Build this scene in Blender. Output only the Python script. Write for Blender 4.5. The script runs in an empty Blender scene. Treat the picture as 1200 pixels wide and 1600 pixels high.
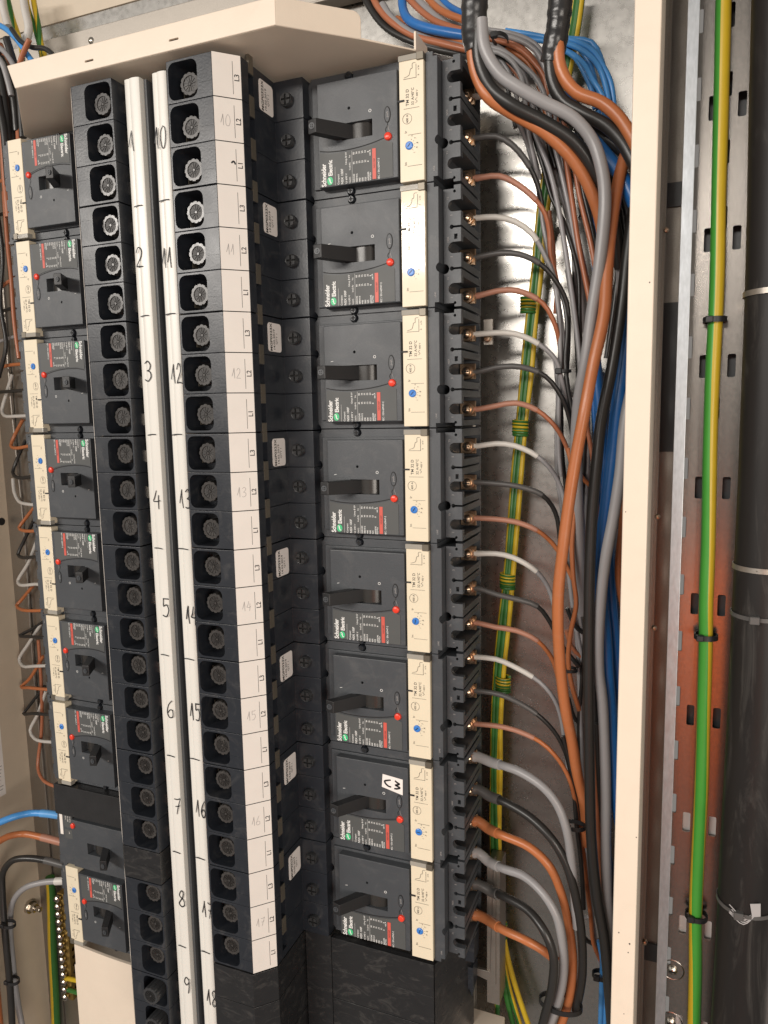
import bpy, bmesh, math, random
from mathutils import Vector, Matrix

random.seed(7)
S = 0.001                      # everything below is written in millimetres
SC = bpy.context.scene
COL = SC.collection
PI = math.pi

# ------------------------------------------------------------------ camera, light, exposure
cam_d = bpy.data.cameras.new("camera")
cam = bpy.data.objects.new("camera", cam_d)
COL.objects.link(cam)
SC.camera = cam
cam_d.sensor_fit = 'VERTICAL'
cam_d.sensor_height = 36.0
cam_d.lens = 36.0 * 1155.005 / 1600.0
cam_d.clip_start = 0.01
cam_d.clip_end = 30.0
cam.matrix_world = Matrix([[0.927988, -0.031528, 0.371274, 0.233757], [0.37215, 0.12793, -0.919314, -0.631824], [-0.018513, 0.991282, 0.13045, -0.302437], [0.0, 0.0, 0.0, 1.0]])

world = bpy.data.worlds.new("World")
SC.world = world
world.use_nodes = True
bg = world.node_tree.nodes["Background"]
bg.inputs[0].default_value = (1.0, 0.93, 0.86, 1)
bg.inputs[1].default_value = 0.22

def area(name, loc, target, sx, sy, power, color):
    d = bpy.data.lights.new(name, 'AREA')
    d.shape = 'RECTANGLE'; d.size = sx; d.size_y = sy; d.energy = power; d.color = color
    o = bpy.data.objects.new(name, d)
    COL.objects.link(o)
    o.location = loc
    v = Vector(target) - Vector(loc)
    o.rotation_euler = v.to_track_quat('-Z', 'Y').to_euler()
    return o
area("ceiling_tube", (-1.95, -4.2, 0.93), (-0.1, 0.0, -0.45), 3.9, 0.40, 205, (1.0, 0.94, 0.87))
area("low_fill_light", (1.15, -1.55, -0.5), (-0.1, 0.0, -0.8), 0.9, 0.8, 22, (1.0, 0.91, 0.81))  # added soft fill brightening the lower panel from the right, source unseen
sp_d = bpy.data.lights.new("coverall_fill_spot", 'SPOT'); sp_d.energy = 60; sp_d.spot_size = math.radians(75); sp_d.spot_blend = 0.6; sp_d.shadow_soft_size = 0.08; sp_d.color = (1.0, 0.9, 0.8)  # added spot, there only to light the orange coverall behind the camera
sp = bpy.data.objects.new("coverall_fill_spot", sp_d); COL.objects.link(sp); sp.location = (0.85, -0.62, -0.45)
sp.rotation_euler = (Vector((0.2, -1.35, -1.0)) - Vector(sp.location)).to_track_quat('-Z', 'Y').to_euler()

SC.view_settings.view_transform = 'Standard'
SC.view_settings.look = 'None'
SC.view_settings.exposure = 0.0
SC.view_settings.gamma = 1.0
SC.view_settings.use_curve_mapping = False
SC.cycles.max_bounces = 8
SC.cycles.use_denoising = True

# ------------------------------------------------------------------ materials
MATS = {}
def mat(name, col, rough=0.5, metal=0.0, var=0.12, nscale=60, bump=0.0, bscale=900, coat=0.0,
        dust=0.0, dscale=25, dcol=(0.45, 0.42, 0.38), stretch=None, rvar=0.1, spec=0.5):
    m = bpy.data.materials.new(name)
    m.use_nodes = True
    nt = m.node_tree; N = nt.nodes; L = nt.links
    p = N["Principled BSDF"]
    geo = N.new("ShaderNodeNewGeometry")
    vec = geo.outputs["Position"]
    if stretch:
        mp = N.new("ShaderNodeMapping"); mp.inputs["Scale"].default_value = stretch
        L.new(vec, mp.inputs["Vector"]); vec = mp.outputs[0]
    n = N.new("ShaderNodeTexNoise"); n.inputs["Scale"].default_value = nscale; n.inputs["Detail"].default_value = 5
    L.new(vec, n.inputs["Vector"])
    mx = N.new("ShaderNodeMix"); mx.data_type = 'RGBA'
    c = Vector(col)
    mx.inputs["A"].default_value = (*[max(0, x * (1 - var)) for x in c], 1)
    mx.inputs["B"].default_value = (*[min(1, x * (1 + var)) for x in c], 1)
    L.new(n.outputs["Fac"], mx.inputs["Factor"])
    out = mx.outputs["Result"]
    if dust > 0:
        n2 = N.new("ShaderNodeTexNoise"); n2.inputs["Scale"].default_value = dscale; n2.inputs["Detail"].default_value = 9
        n2.inputs["Roughness"].default_value = 0.72; n2.inputs["Distortion"].default_value = 1.2
        L.new(vec, n2.inputs["Vector"])
        r = N.new("ShaderNodeValToRGB")
        r.color_ramp.elements[0].position = 0.52; r.color_ramp.elements[0].color = (0, 0, 0, 1)
        r.color_ramp.elements[1].position = 0.80; r.color_ramp.elements[1].color = (dust, dust, dust, 1)
        L.new(n2.outputs["Fac"], r.inputs[0])
        m2 = N.new("ShaderNodeMix"); m2.data_type = 'RGBA'
        m2.inputs["B"].default_value = (*dcol, 1)
        L.new(r.outputs[0], m2.inputs["Factor"]); L.new(out, m2.inputs["A"])
        out = m2.outputs["Result"]
    L.new(out, p.inputs["Base Color"])
    mr = N.new("ShaderNodeMapRange")
    mr.inputs["To Min"].default_value = max(0.02, rough - rvar); mr.inputs["To Max"].default_value = min(1, rough + rvar)
    n3 = N.new("ShaderNodeTexNoise"); n3.inputs["Scale"].default_value = nscale * 0.6; n3.inputs["Detail"].default_value = 4
    L.new(vec, n3.inputs["Vector"])
    L.new(n3.outputs["Fac"], mr.inputs["Value"]); L.new(mr.outputs[0], p.inputs["Roughness"])
    p.inputs["Metallic"].default_value = metal
    p.inputs["Specular IOR Level"].default_value = spec
    if coat:
        p.inputs["Coat Weight"].default_value = coat; p.inputs["Coat Roughness"].default_value = 0.06
    if bump > 0:
        b = N.new("ShaderNodeBump"); b.inputs["Strength"].default_value = bump; b.inputs["Distance"].default_value = 0.0004
        n4 = N.new("ShaderNodeTexNoise"); n4.inputs["Scale"].default_value = bscale; n4.inputs["Detail"].default_value = 3
        L.new(vec, n4.inputs["Vector"])
        L.new(n4.outputs["Fac"], b.inputs["Height"]); L.new(b.outputs[0], p.inputs["Normal"])
    MATS[name] = m
    return m

BRK = mat("breaker_grey", (0.052, 0.057, 0.064), 0.44, bump=0.35, bscale=1600, dust=0.10, dscale=30)
PLATE = mat("nameplate_grey", (0.072, 0.075, 0.074), 0.55, var=0.06)
BLK = mat("module_black", (0.017, 0.020, 0.026), 0.34, dust=0.09, dscale=45, bump=0.2, bscale=500)
BLK2 = mat("cover_black", (0.015, 0.015, 0.016), 0.32, dust=0.12, dscale=50, stretch=(0.8, 1, 1.7), rvar=0.2, bump=0.8, bscale=90)
TAPE = mat("tape_black", (0.020, 0.020, 0.021), 0.30, bump=0.6, bscale=220, var=0.3)
HND = mat("handle_black", (0.013, 0.013, 0.014), 0.47, bump=0.15, bscale=1500)
DRUM = mat("drum_black", (0.03, 0.028, 0.026), 0.28)
DARK = mat("dark_recess", (0.006, 0.006, 0.006), 0.7)
BOLT = mat("bolt_rim", (0.045, 0.042, 0.040), 0.26, dust=0.14, dscale=420, var=0.4, nscale=300)
BOLTC = mat("bolt_core", (0.016, 0.014, 0.013), 0.48, dust=0.25, dscale=220)
CREAM = mat("strip_cream", (0.72, 0.635, 0.48), 0.42, coat=0.7, var=0.04)
PAINT = mat("panel_cream", (0.715, 0.615, 0.505), 0.40, bump=0.22, bscale=900, var=0.035, dust=0.10, dscale=18, dcol=(0.42, 0.35, 0.27))
WALLC = mat("enclosure_beige", (0.53, 0.45, 0.35), 0.5, bump=0.15, bscale=600, var=0.05, dust=0.06)
LAB = mat("label_white", (0.77, 0.72, 0.67), 0.5, var=0.04, dust=0.10, dscale=35)
STK = mat("sticker_white", (0.80, 0.75, 0.72), 0.35, var=0.04)
PVC = mat("strip_white", (0.68, 0.665, 0.62), 0.33, var=0.05, dust=0.22, dscale=40, dcol=(0.50, 0.44, 0.34), stretch=(1, 1, 0.15))
CHAN = mat("channel_grey", (0.068, 0.072, 0.076), 0.35)
INK = mat("ink_black", (0.012, 0.012, 0.014), 0.6)
PENCIL = mat("pencil_grey", (0.33, 0.31, 0.30), 0.6)
PRINT = mat("print_dark", (0.06, 0.055, 0.05), 0.6)
WHT = mat("print_white", (0.80, 0.80, 0.78), 0.5, var=0.02)
GRNL = mat("logo_green", (0.05, 0.48, 0.20), 0.5)
REDB = mat("band_red", (0.56, 0.095, 0.07), 0.5)
REDBTN = mat("button_red", (0.72, 0.05, 0.025), 0.3)
BLUE = mat("dial_blue", (0.04, 0.19, 0.58), 0.3)
CLIP = mat("clear_clip", (0.33, 0.31, 0.27), 0.12, coat=1.0)
GALV = mat("galvanised_steel", (0.44, 0.425, 0.40), 0.28, metal=1.0, var=0.14, nscale=260, bump=0.04, bscale=2200, rvar=0.05)
PERF = mat("galvanised_plate", (0.38, 0.35, 0.32), 0.25, metal=1.0, var=0.24, nscale=420, bump=0.07, bscale=2600, rvar=0.03)
GALV2 = mat("galvanised_rough", (0.33, 0.30, 0.265), 0.42, metal=0.85, var=0.16, nscale=700, bump=0.08, bscale=2200, dust=0.08, dscale=60)
EDGE = mat("galvanised_bright", (0.40, 0.42, 0.44), 0.42, metal=0.8, var=0.25, nscale=500, stretch=(1, 1, 0.3))
STEEL = mat("screw_steel", (0.55, 0.51, 0.45), 0.28, metal=1.0)
GOLD = mat("passivated_screw", (0.55, 0.39, 0.27), 0.30, metal=1.0)
BRASS = mat("brass", (0.40, 0.28, 0.09), 0.38, metal=1.0, var=0.25)
COPPER = mat("tinned_lug", (0.30, 0.21, 0.14), 0.35, metal=1.0)
TAB = mat("tab_olive", (0.16, 0.14, 0.11), 0.38, metal=0.5)
ORANGE = mat("cloth_orange", (0.85, 0.17, 0.035), 0.8)
SCRW = mat("plastic_screw", (0.035, 0.036, 0.038), 0.28)
CB = {
    'brown': mat("sheath_brown", (0.36, 0.125, 0.060), 0.36, var=0.08, dust=0.10, dscale=70, rvar=0.12),
    'orange': mat("sheath_orange_brown", (0.41, 0.135, 0.048), 0.36, var=0.07, dust=0.10, dscale=70, rvar=0.12),
    'grey': mat("sheath_grey", (0.26, 0.255, 0.26), 0.36, var=0.06, dust=0.10, dscale=70, rvar=0.12),
    'black': mat("sheath_black", (0.020, 0.019, 0.018), 0.36, var=0.15),
    'blue': mat("sheath_blue", (0.020, 0.14, 0.42), 0.34, var=0.08, dust=0.10, dscale=70, rvar=0.12),
    'lightblue': mat("sheath_light_blue", (0.06, 0.26, 0.60), 0.34, var=0.06, dust=0.10, dscale=70, rvar=0.12),
    'white': mat("sheath_pale", (0.52, 0.50, 0.47), 0.4),
    'green': mat("sheath_green", (0.030, 0.135, 0.024), 0.38, var=0.1),
    'yellow': mat("sheath_yellow", (0.56, 0.39, 0.02), 0.38, var=0.08),
    'brightgreen': mat("sheath_bright_green", (0.06, 0.31, 0.04), 0.36, var=0.08),
}
SLV = {
    'brown': mat("sleeve_brown", (0.36, 0.17, 0.115), 0.45, var=0.06),
    'orange': mat("sleeve_orange", (0.42, 0.15, 0.06), 0.3, var=0.06),
    'grey': mat("sleeve_pale_grey", (0.52, 0.50, 0.465), 0.42, var=0.06),
    'black': mat("sleeve_dark_grey", (0.075, 0.072, 0.07), 0.42, var=0.1),
    'clear': mat("sleeve_translucent", (0.34, 0.33, 0.33), 0.22, var=0.2),
    'blue': mat("sleeve_blue", (0.09, 0.30, 0.62), 0.4),
}
PIPE = mat("pipe_black", (0.012, 0.0105, 0.010), 0.46, dust=0.12, dscale=26, stretch=(2.2, 2.2, 0.3), rvar=0.14, spec=0.28, bump=0.25, bscale=60)
PAPER = mat("paper", (0.72, 0.69, 0.66), 0.7)

# ------------------------------------------------------------------ mesh helpers (mm)
def nb(): return bmesh.new()

def box(bm, x0, x1, y0, y1, z0, z1, mi=0):
    vs = [bm.verts.new((x, y, z)) for x in (x0, x1) for y in (y0, y1) for z in (z0, z1)]
    for f in ((0, 1, 3, 2), (4, 6, 7, 5), (0, 4, 5, 1), (2, 3, 7, 6), (0, 2, 6, 4), (1, 5, 7, 3)):
        fa = bm.faces.new([vs[i] for i in f]); fa.material_index = mi
    return vs

def prism_z(bm, poly, z0, z1, mi=0):
    a = [bm.verts.new((x, y, z0)) for x, y in poly]; b = [bm.verts.new((x, y, z1)) for x, y in poly]
    n = len(poly); fs = [bm.faces.new(a[::-1]), bm.faces.new(b)]
    for i in range(n): fs.append(bm.faces.new((a[i], a[(i + 1) % n], b[(i + 1) % n], b[i])))
    for f in fs: f.material_index = mi

def prism_y(bm, poly, y0, y1, mi=0):
    a = [bm.verts.new((x, y0, z)) for x, z in poly]; b = [bm.verts.new((x, y1, z)) for x, z in poly]
    n = len(poly); fs = [bm.faces.new(a), bm.faces.new(b[::-1])]
    for i in range(n): fs.append(bm.faces.new((a[(i + 1) % n], a[i], b[i], b[(i + 1) % n])))
    for f in fs: f.material_index = mi

def prism_x(bm, poly, x0, x1, mi=0):
    a = [bm.verts.new((x0, y, z)) for y, z in poly]; b = [bm.verts.new((x1, y, z)) for y, z in poly]
    n = len(poly); fs = [bm.faces.new(a), bm.faces.new(b[::-1])]
    for i in range(n): fs.append(bm.faces.new((a[(i + 1) % n], a[i], b[i], b[(i + 1) % n])))
    for f in fs: f.material_index = mi

def rrect(cx, cz, w, h, r, n=5):
    pts = []
    for (sx, sz, a0) in ((1, 1, 0), (-1, 1, 90), (-1, -1, 180), (1, -1, 270)):
        for i in range(n + 1):
            a = math.radians(a0 + 90 * i / n)
            pts.append((cx + sx * (w / 2 - r) + r * math.cos(a), cz + sz * (h / 2 - r) + r * math.sin(a)))
    return pts

def circ(cx, cz, r, n=20): return [(cx + r * math.cos(2 * PI * i / n), cz + r * math.sin(2 * PI * i / n)) for i in range(n)]

def lathe_y(bm, cx, cz, prof, n=20, mi=0):
    """prof: list of (radius, y), first nearest the viewer; axis along Y"""
    rings = []
    for r, y in prof:
        if r <= 0: rings.append([bm.verts.new((cx, y, cz))])
        else: rings.append([bm.verts.new((cx + r * math.cos(2 * PI * i / n), y, cz + r * math.sin(2 * PI * i / n))) for i in range(n)])
    for a, b in zip(rings, rings[1:]):
        for i in range(n):
            j = (i + 1) % n
            if len(a) == 1: f = (a[0], b[j], b[i])
            elif len(b) == 1: f = (a[i], a[j], b[0])
            else: f = (a[i], a[j], b[j], b[i])
            try: bm.faces.new(f).material_index = mi
            except ValueError: pass

def bevel(bm, off=0.5, seg=2, ang=30):
    bmesh.ops.recalc_face_normals(bm, faces=bm.faces[:])
    es = [e for e in bm.edges if len(e.link_faces) == 2 and e.calc_face_angle(0) > math.radians(ang)]
    bmesh.ops.bevel(bm, geom=es, offset=off, segments=seg, profile=0.5, affect='EDGES', clamp_overlap=True)

def to_mesh(bm, name, mats, smooth=True, recalc=True):
    if recalc: bmesh.ops.recalc_face_normals(bm, faces=bm.faces[:])
    bmesh.ops.scale(bm, vec=(S, S, S), verts=bm.verts[:])
    me = bpy.data.meshes.new(name)
    bm.to_mesh(me); bm.free()
    for m in (mats if isinstance(mats, (list, tuple)) else [mats]): me.materials.append(m)
    if smooth:
        for p in me.polygons: p.use_smooth = True
        me.set_sharp_from_angle(angle=math.radians(34))
    return me

def obj(name, bm, mats, parent=None, smooth=True, label=None, recalc=True):
    o = bpy.data.objects.new(name, to_mesh(bm, name, mats, smooth, recalc))
    COL.objects.link(o)
    if parent is not None: o.parent = parent
    if label: o['label'] = label
    if smooth and recalc:
        w = o.modifiers.new('normals', 'WEIGHTED_NORMAL'); w.keep_sharp = True; w.weight = 60
    return o

def tag(o, label, cat, group=None):
    o['label'] = label; o['category'] = cat
    if group: o['group'] = group
    return o

def thing(name, label, cat, loc=(0, 0, 0), group=None, flip=False):
    o = bpy.data.objects.new(name, None); COL.objects.link(o)
    o.empty_display_size = 0.01
    o.location = Vector(loc) * S
    if flip: o.rotation_euler = (0, PI, 0)
    return tag(o, label, cat, group)

def copy_tree(o, parent=None):
    c = o.copy(); COL.objects.link(c)
    if parent is not None: c.parent = parent
    for ch in list(o.children): copy_tree(ch, c)
    return c

def cut(bm, cutter):
    """bm minus cutter, both closed; returns a new bmesh"""
    bmesh.ops.recalc_face_normals(bm, faces=bm.faces[:]); bmesh.ops.recalc_face_normals(cutter, faces=cutter.faces[:])
    ma = bpy.data.meshes.new("a"); bm.to_mesh(ma); bm.free()
    mb = bpy.data.meshes.new("b"); cutter.to_mesh(mb); cutter.free()
    oa = bpy.data.objects.new("a", ma); ob = bpy.data.objects.new("b", mb)
    COL.objects.link(oa); COL.objects.link(ob)
    md = oa.modifiers.new("b", 'BOOLEAN'); md.operation = 'DIFFERENCE'; md.solver = 'EXACT'; md.object = ob; md.use_self = True
    dg = bpy.context.evaluated_depsgraph_get()
    r = bmesh.new(); r.from_mesh(oa.evaluated_get(dg).to_mesh())
    bpy.data.objects.remove(oa); bpy.data.objects.remove(ob)
    return r

_TC = {}
def text(bm, s, x, z, y, cap, rot=0, align='LEFT', bold=0.0, sx=1.0, mi=0, plane='front'):
    """flat lettering facing the viewer; rot in degrees, anticlockwise"""
    key = (s, bold)
    if key not in _TC:
        cu = bpy.data.curves.new("t", 'FONT'); cu.body = s; cu.size = 1.0; cu.offset = bold; cu.resolution_u = 3
        o = bpy.data.objects.new("t", cu); COL.objects.link(o)
        dg = bpy.context.evaluated_depsgraph_get()
        me = o.evaluated_get(dg).to_mesh()
        _TC[key] = ([v.co.copy() for v in me.vertices], [tuple(p.vertices) for p in me.polygons])
        bpy.data.objects.remove(o); bpy.data.curves.remove(cu)
    vs, fs = _TC[key]
    if not vs: return
    k = cap / 0.70
    w = max(v.x for v in vs)
    ox = {'LEFT': 0, 'CENTER': -w / 2, 'RIGHT': -w}[align]
    c, sn = math.cos(math.radians(rot)), math.sin(math.radians(rot))
    nv = []
    for v in vs:
        a, b = (v.x + ox) * k * sx, v.y * k
        u, w2 = a * c - b * sn, a * sn + b * c
        if plane == 'front': nv.append(bm.verts.new((x + u, y, z + w2)))
        else: nv.append(bm.verts.new(plane(x + u, z + w2)))
    for f in fs:
        try: bm.faces.new([nv[i] for i in f]).material_index = mi
        except ValueError: pass

def stroke(bm, pts, w, y, mi=0, fn=None):
    """a pen stroke: flat ribbon with rounded ends facing the viewer (x, z points)"""
    P = [Vector((p[0], p[1])) for p in pts]
    if len(P) > 2:
        Q = []
        for i in range(len(P) - 1):
            p0 = P[max(0, i - 1)]; p1 = P[i]; p2 = P[i + 1]; p3 = P[min(len(P) - 1, i + 2)]
            for t in (0, .25, .5, .75):
                Q.append(0.5 * ((2 * p1) + (p2 - p0) * t + (2 * p0 - 5 * p1 + 4 * p2 - p3) * t * t + (3 * p1 - p0 - 3 * p2 + p3) * t ** 3))
        Q.append(P[-1]); P = Q
    f3 = fn or (lambda a, b: (a, y, b))
    def V(p): return bm.verts.new(f3(p.x, p.y))
    prev = None
    for i, p in enumerate(P):
        d = (P[min(i + 1, len(P) - 1)] - P[max(i - 1, 0)]); d = d.normalized() if d.length > 1e-6 else Vector((1, 0))
        n = Vector((-d.y, d.x)) * w / 2 * (0.75 + 0.25 * math.sin(PI * (i + 0.5) / len(P)))
        cur = (V(p + n), V(p - n))
        if prev:
            bm.faces.new((prev[0], prev[1], cur[1], cur[0])).material_index = mi
        prev = cur

def spline(pts, step):
    P = [Vector(p) for p in pts]
    P = [2 * P[0] - P[1]] + P + [2 * P[-1] - P[-2]]
    out = []
    for i in range(1, len(P) - 2):
        p0, p1, p2, p3 = P[i - 1:i + 3]
        t0 = 0; t1 = max(1e-3, (p1 - p0).length ** .5); t2 = t1 + max(1e-3, (p2 - p1).length ** .5); t3 = t2 + max(1e-3, (p3 - p2).length ** .5)
        n = max(2, int((p2 - p1).length / step))
        for k in range(n):
            t = t1 + (t2 - t1) * k / n
            a1 = p0 * ((t1 - t) / (t1 - t0)) + p1 * ((t - t0) / (t1 - t0))
            a2 = p1 * ((t2 - t) / (t2 - t1)) + p2 * ((t - t1) / (t2 - t1))
            a3 = p2 * ((t3 - t) / (t3 - t2)) + p3 * ((t - t2) / (t3 - t2))
            b1 = a1 * ((t2 - t) / (t2 - t0)) + a2 * ((t - t0) / (t2 - t0))
            b2 = a2 * ((t3 - t) / (t3 - t1)) + a3 * ((t - t1) / (t3 - t1))
            out.append(b1 * ((t2 - t) / (t2 - t1)) + b2 * ((t - t1) / (t2 - t1)))
    out.append(P[-2])
    return out

def tube(bm, pts, r, n=12, rf=None, stripe=None, twist=0.0, tpow=1.0):
    """swept round section; rf(t) scales the radius; stripe = (start sector, sectors) gets slot 1"""
    T = [(pts[min(i + 1, len(pts) - 1)] - pts[max(i - 1, 0)]).normalized() for i in range(len(pts))]
    u = Vector((0, -1, 0)) - T[0] * Vector((0, -1, 0)).dot(T[0])
    if u.length < 1e-3: u = Vector((1, 0, 0)) - T[0] * T[0].x
    u.normalize()
    rings = []
    for i, p in enumerate(pts):
        if i:
            u = u - T[i] * u.dot(T[i]); u.normalize()
        v = T[i].cross(u)
        rr = r * (rf(i / (len(pts) - 1)) if rf else 1)
        a0 = twist * (i / (len(pts) - 1)) ** tpow
        rings.append([bm.verts.new(p + (u * math.cos(a0 + 2 * PI * k / n) + v * math.sin(a0 + 2 * PI * k / n)) * rr) for k in range(n)])
    for a, b in zip(rings, rings[1:]):
        for k in range(n):
            f = bm.faces.new((a[k], a[(k + 1) % n], b[(k + 1) % n], b[k]))
            if stripe and ((k - stripe[0]) % n) < stripe[1]: f.material_index = 1
    bm.faces.new(rings[0][::-1]); bm.faces.new(rings[-1])

def torus_loop(bm, path, w, t):
    """closed strap: path of 3D points round the bundle, band width w along up vector z, thickness t"""
    n = len(path); c = sum(path, Vector()) / n
    rows = []
    for p in path:
        o = (p - c); o.z = 0; o = o.normalized()
        rows.append([bm.verts.new(q) for q in (p + Vector((0, 0, w / 2)), p + o * t + Vector((0, 0, w / 2)), p + o * t - Vector((0, 0, w / 2)), p - Vector((0, 0, w / 2)))])
    for i in range(n):
        a, b = rows[i], rows[(i + 1) % n]
        for k in range(4): bm.faces.new((a[k], a[(k + 1) % 4], b[(k + 1) % 4], b[k]))

ORD = ['topmost', 'second', 'third', 'fourth', 'fifth', 'sixth', 'seventh', 'eighth', 'ninth']

# ------------------------------------------------------------------ enclosure
def panel(name, label, cat, bm, m, bev=0.4):
    if bev: bevel(bm, bev, 2)
    return tag(obj(name, bm, m), label, cat)

bm = nb(); box(bm, -600, 226, 130, 132, -1330, 181)
panel("back_panel", "bare galvanised steel back panel behind the cables and breakers", "back panel", bm, GALV, 0)
bm = nb(); box(bm, -720, 240, 128, 134, 181.5, 420)
panel("back_panel", "beige painted back panel above the galvanised steel", "back panel", bm, WALLC, 0)
t = thing("mounting_rail", "grey sheet steel rail running across behind the cream hood", "rail", (-200, 126, 140))
bm = nb(); prism_x(bm, [(-6, 20), (2, 22), (2, -20), (-16, -20), (-16, -18), (-6, -16)], -420, 420); bevel(bm, 0.5, 1)
obj("channel", bm, GALV2, t)
for x in (-235, 60):
    bm = nb(); lathe_y(bm, x, 6, [(0, -8), (2.5, -7.6), (4, -6.5), (4, -4)]); obj("rivet", bm, STEEL, t)
bm = nb(); box(bm, -604, -600, -70, 130, -1330, 120); box(bm, -600, -575, 89.0, 91, -1330, 120, 1)
panel("side_panel", "beige painted left side wall of the cabinet", "side panel", bm, [WALLC, GALV2], 0)
bm = nb(); box(bm, -575, -430, 92, 95, -1330, 110)
panel("mounting_plate", "grey galvanised plate behind the left wires", "steel plate", bm, GALV2, 0)
bm = nb(); tube(bm, [Vector((-569 + 2 * math.sin(i), 84, 20 - i * 60)) for i in range(16)], 1.6, 8)
tag(obj("rod", bm, GALV2), "thin pale vertical rod behind the left wires", "rod")
bm = nb(); box(bm, -98, 40, 88, 100, -990, 0); bevel(bm, 1, 1)
tag(obj("mounting_rail", bm, GALV2), "steel rail carrying the column of breakers next to the cables", "rail")
bm = nb(); box(bm, -360, -330, 88, 100, -990, 0); bevel(bm, 1, 1)
tag(obj("mounting_rail", bm, GALV2), "steel rail carrying the breakers beside the earth bar", "rail")

# hood: flat plate with a folded front lip
HZ = 5
def fold(pts, z0, z1, th):
    """upright lip along a polyline (x, y)"""
    bm = nb(); P = [Vector(p) for p in pts]; inner = []
    for i, p in enumerate(P):
        d1 = (P[i] - P[i - 1]).normalized() if i else (P[1] - P[0]).normalized()
        d2 = (P[i + 1] - P[i]).normalized() if i < len(P) - 1 else d1
        d = (d1 + d2).normalized(); n = Vector((-d.y, d.x)); k = 1 / max(0.4, n.dot(Vector((-d1.y, d1.x))))
        inner.append(p + n * th * k)
    prism_z(bm, [tuple(p) for p in P] + [tuple(p) for p in inner[::-1]], z0, z1)
    return bm
hood = thing("hood", "cream sheet metal hood folded over the tops of both breaker columns", "hood", (-214, 20, HZ))
hx, hy, hz = 214, -20, -HZ
def H(p): return (p[0] + hx, p[1] + hy)
bm = nb(); prism_z(bm, [H(p) for p in [(-441, 14), (-353, -75), (-75, -75), (-22, -27), (12, 9), (12, 60), (-441, 60)]], 0, 1.6); bevel(bm, 0.5, 2)
obj("top_plate", bm, PAINT, hood)
lip = nb(); prism_y(lip, [(-353.5 + hx, 0.2), (-75.0 + hx, 0.2), (-75.0 + hx, 21.5), (-361.5 + hx, 21.5)], -76.4 + hy, -74.6 + hy)
cu = nb()
for x in (-264, -173): prism_y(cu, rrect(x + hx, 8.0, 10, 1.8, 0.8, 3), -110, -80)
bevel(lip, 0.9, 3); lip = cut(lip, cu)
obj("front_lip", lip, PAINT, hood)
bm = nb(); e1 = Vector((0.739, 0.674)); n1 = Vector((0.674, -0.739)); ln = 71.5
pr_ = [(0, 0.2), (ln, 0.2), (ln, 15.5), (ln - 1.2, 18.8), (ln - 4, 20.9), (ln - 7, 21.5), (0, 21.5)]
o1 = Vector(H((-75.2, -76.0)))
for th in (0.0,):
    A_ = [bm.verts.new((*(o1 + e1 * u_), w_)) for u_, w_ in pr_]; B_ = [bm.verts.new((*(o1 + e1 * u_ - n1 * 1.8), w_)) for u_, w_ in pr_]
    bm.faces.new(A_); bm.faces.new(B_[::-1])
    for i in range(len(pr_)): bm.faces.new((A_[i], A_[(i + 1) % len(pr_)], B_[(i + 1) % len(pr_)], B_[i]))
bevel(bm, 0.8, 3); obj("side_lip", bm, PAINT, hood)
bm = nb(); prism_y(bm, [(H((10.4, 0))[0], 0.8), (H((12.4, 0))[0], 0.8), (H((12.4, 0))[0], 16), (H((10.4, 0))[0], 16)], 9 + hy, 40 + hy); bevel(bm, 0.5, 2)
obj("end_tab", bm, PAINT, hood)

# ------------------------------------------------------------------ circuit breakers
def white_print():
    b = nb(); y = -1.55
    text(b, "Schneider", -70.6, -45.5, y, 4.4, 90, bold=0.026, sx=0.78)
    text(b, "Electric", -64.2, -37.0, y, 3.9, 90, bold=0.028, sx=0.80)
    text(b, "Compact", -57.6, -45.5, y, 1.7, 90, bold=0.004)
    text(b, "NSX 100F", -53.6, -45.5, y, 2.2, 90, bold=0.006)
    text(b, "Ui 690 V", -49.8, -45.5, y, 1.7, 90)
    text(b, "Uimp 8 kV", -49.8, -29.5, y, 1.7, 90)
    text(b, "Ue(V)", -46.4, -45.5, y, 1.5, 90)
    text(b, "Icu(kA)", -46.4, -34.5, y, 1.5, 90)
    text(b, "Ics", -46.4, -24.0, y, 1.5, 90)
    for i, (u, a, c) in enumerate((("220/240", "85", "85"), ("380/415", "36", "36"), ("440", "35", "35"), ("500", "25", "25"), ("525", "22", "22"), ("660/690", "8", "8"))):
        x = -42.4 + i * 2.75
        text(b, u, x, -45.5, y, 1.55, 90, bold=0.004); text(b, a, x, -30.0, y, 1.55, 90, bold=0.004); text(b, c, x, -22.0, y, 1.55, 90, bold=0.004)
    text(b, "cat A", -26.9, -25.0, y, 1.6, 90, bold=0.006)
    text(b, "Icu=Ics", -26.9, -45.5, y, 1.6, 90, bold=0.004)
    text(b, "IEC / EN 60947-2", -18.6, -45.5, y, 1.7, 90)
    for x, z0, z1 in ((-61.6, -45.5, -30), (-44.9, -45.5, -18.5)):
        box(b, x, x + 0.14, y, y + 0.1, z0, z1)
    text(b, "O", -28.5, 11.0, -1.12, 2.6, 0); text(b, "I", -68.5, 9.6, -1.12, 2.6, 100)
    return b

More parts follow.
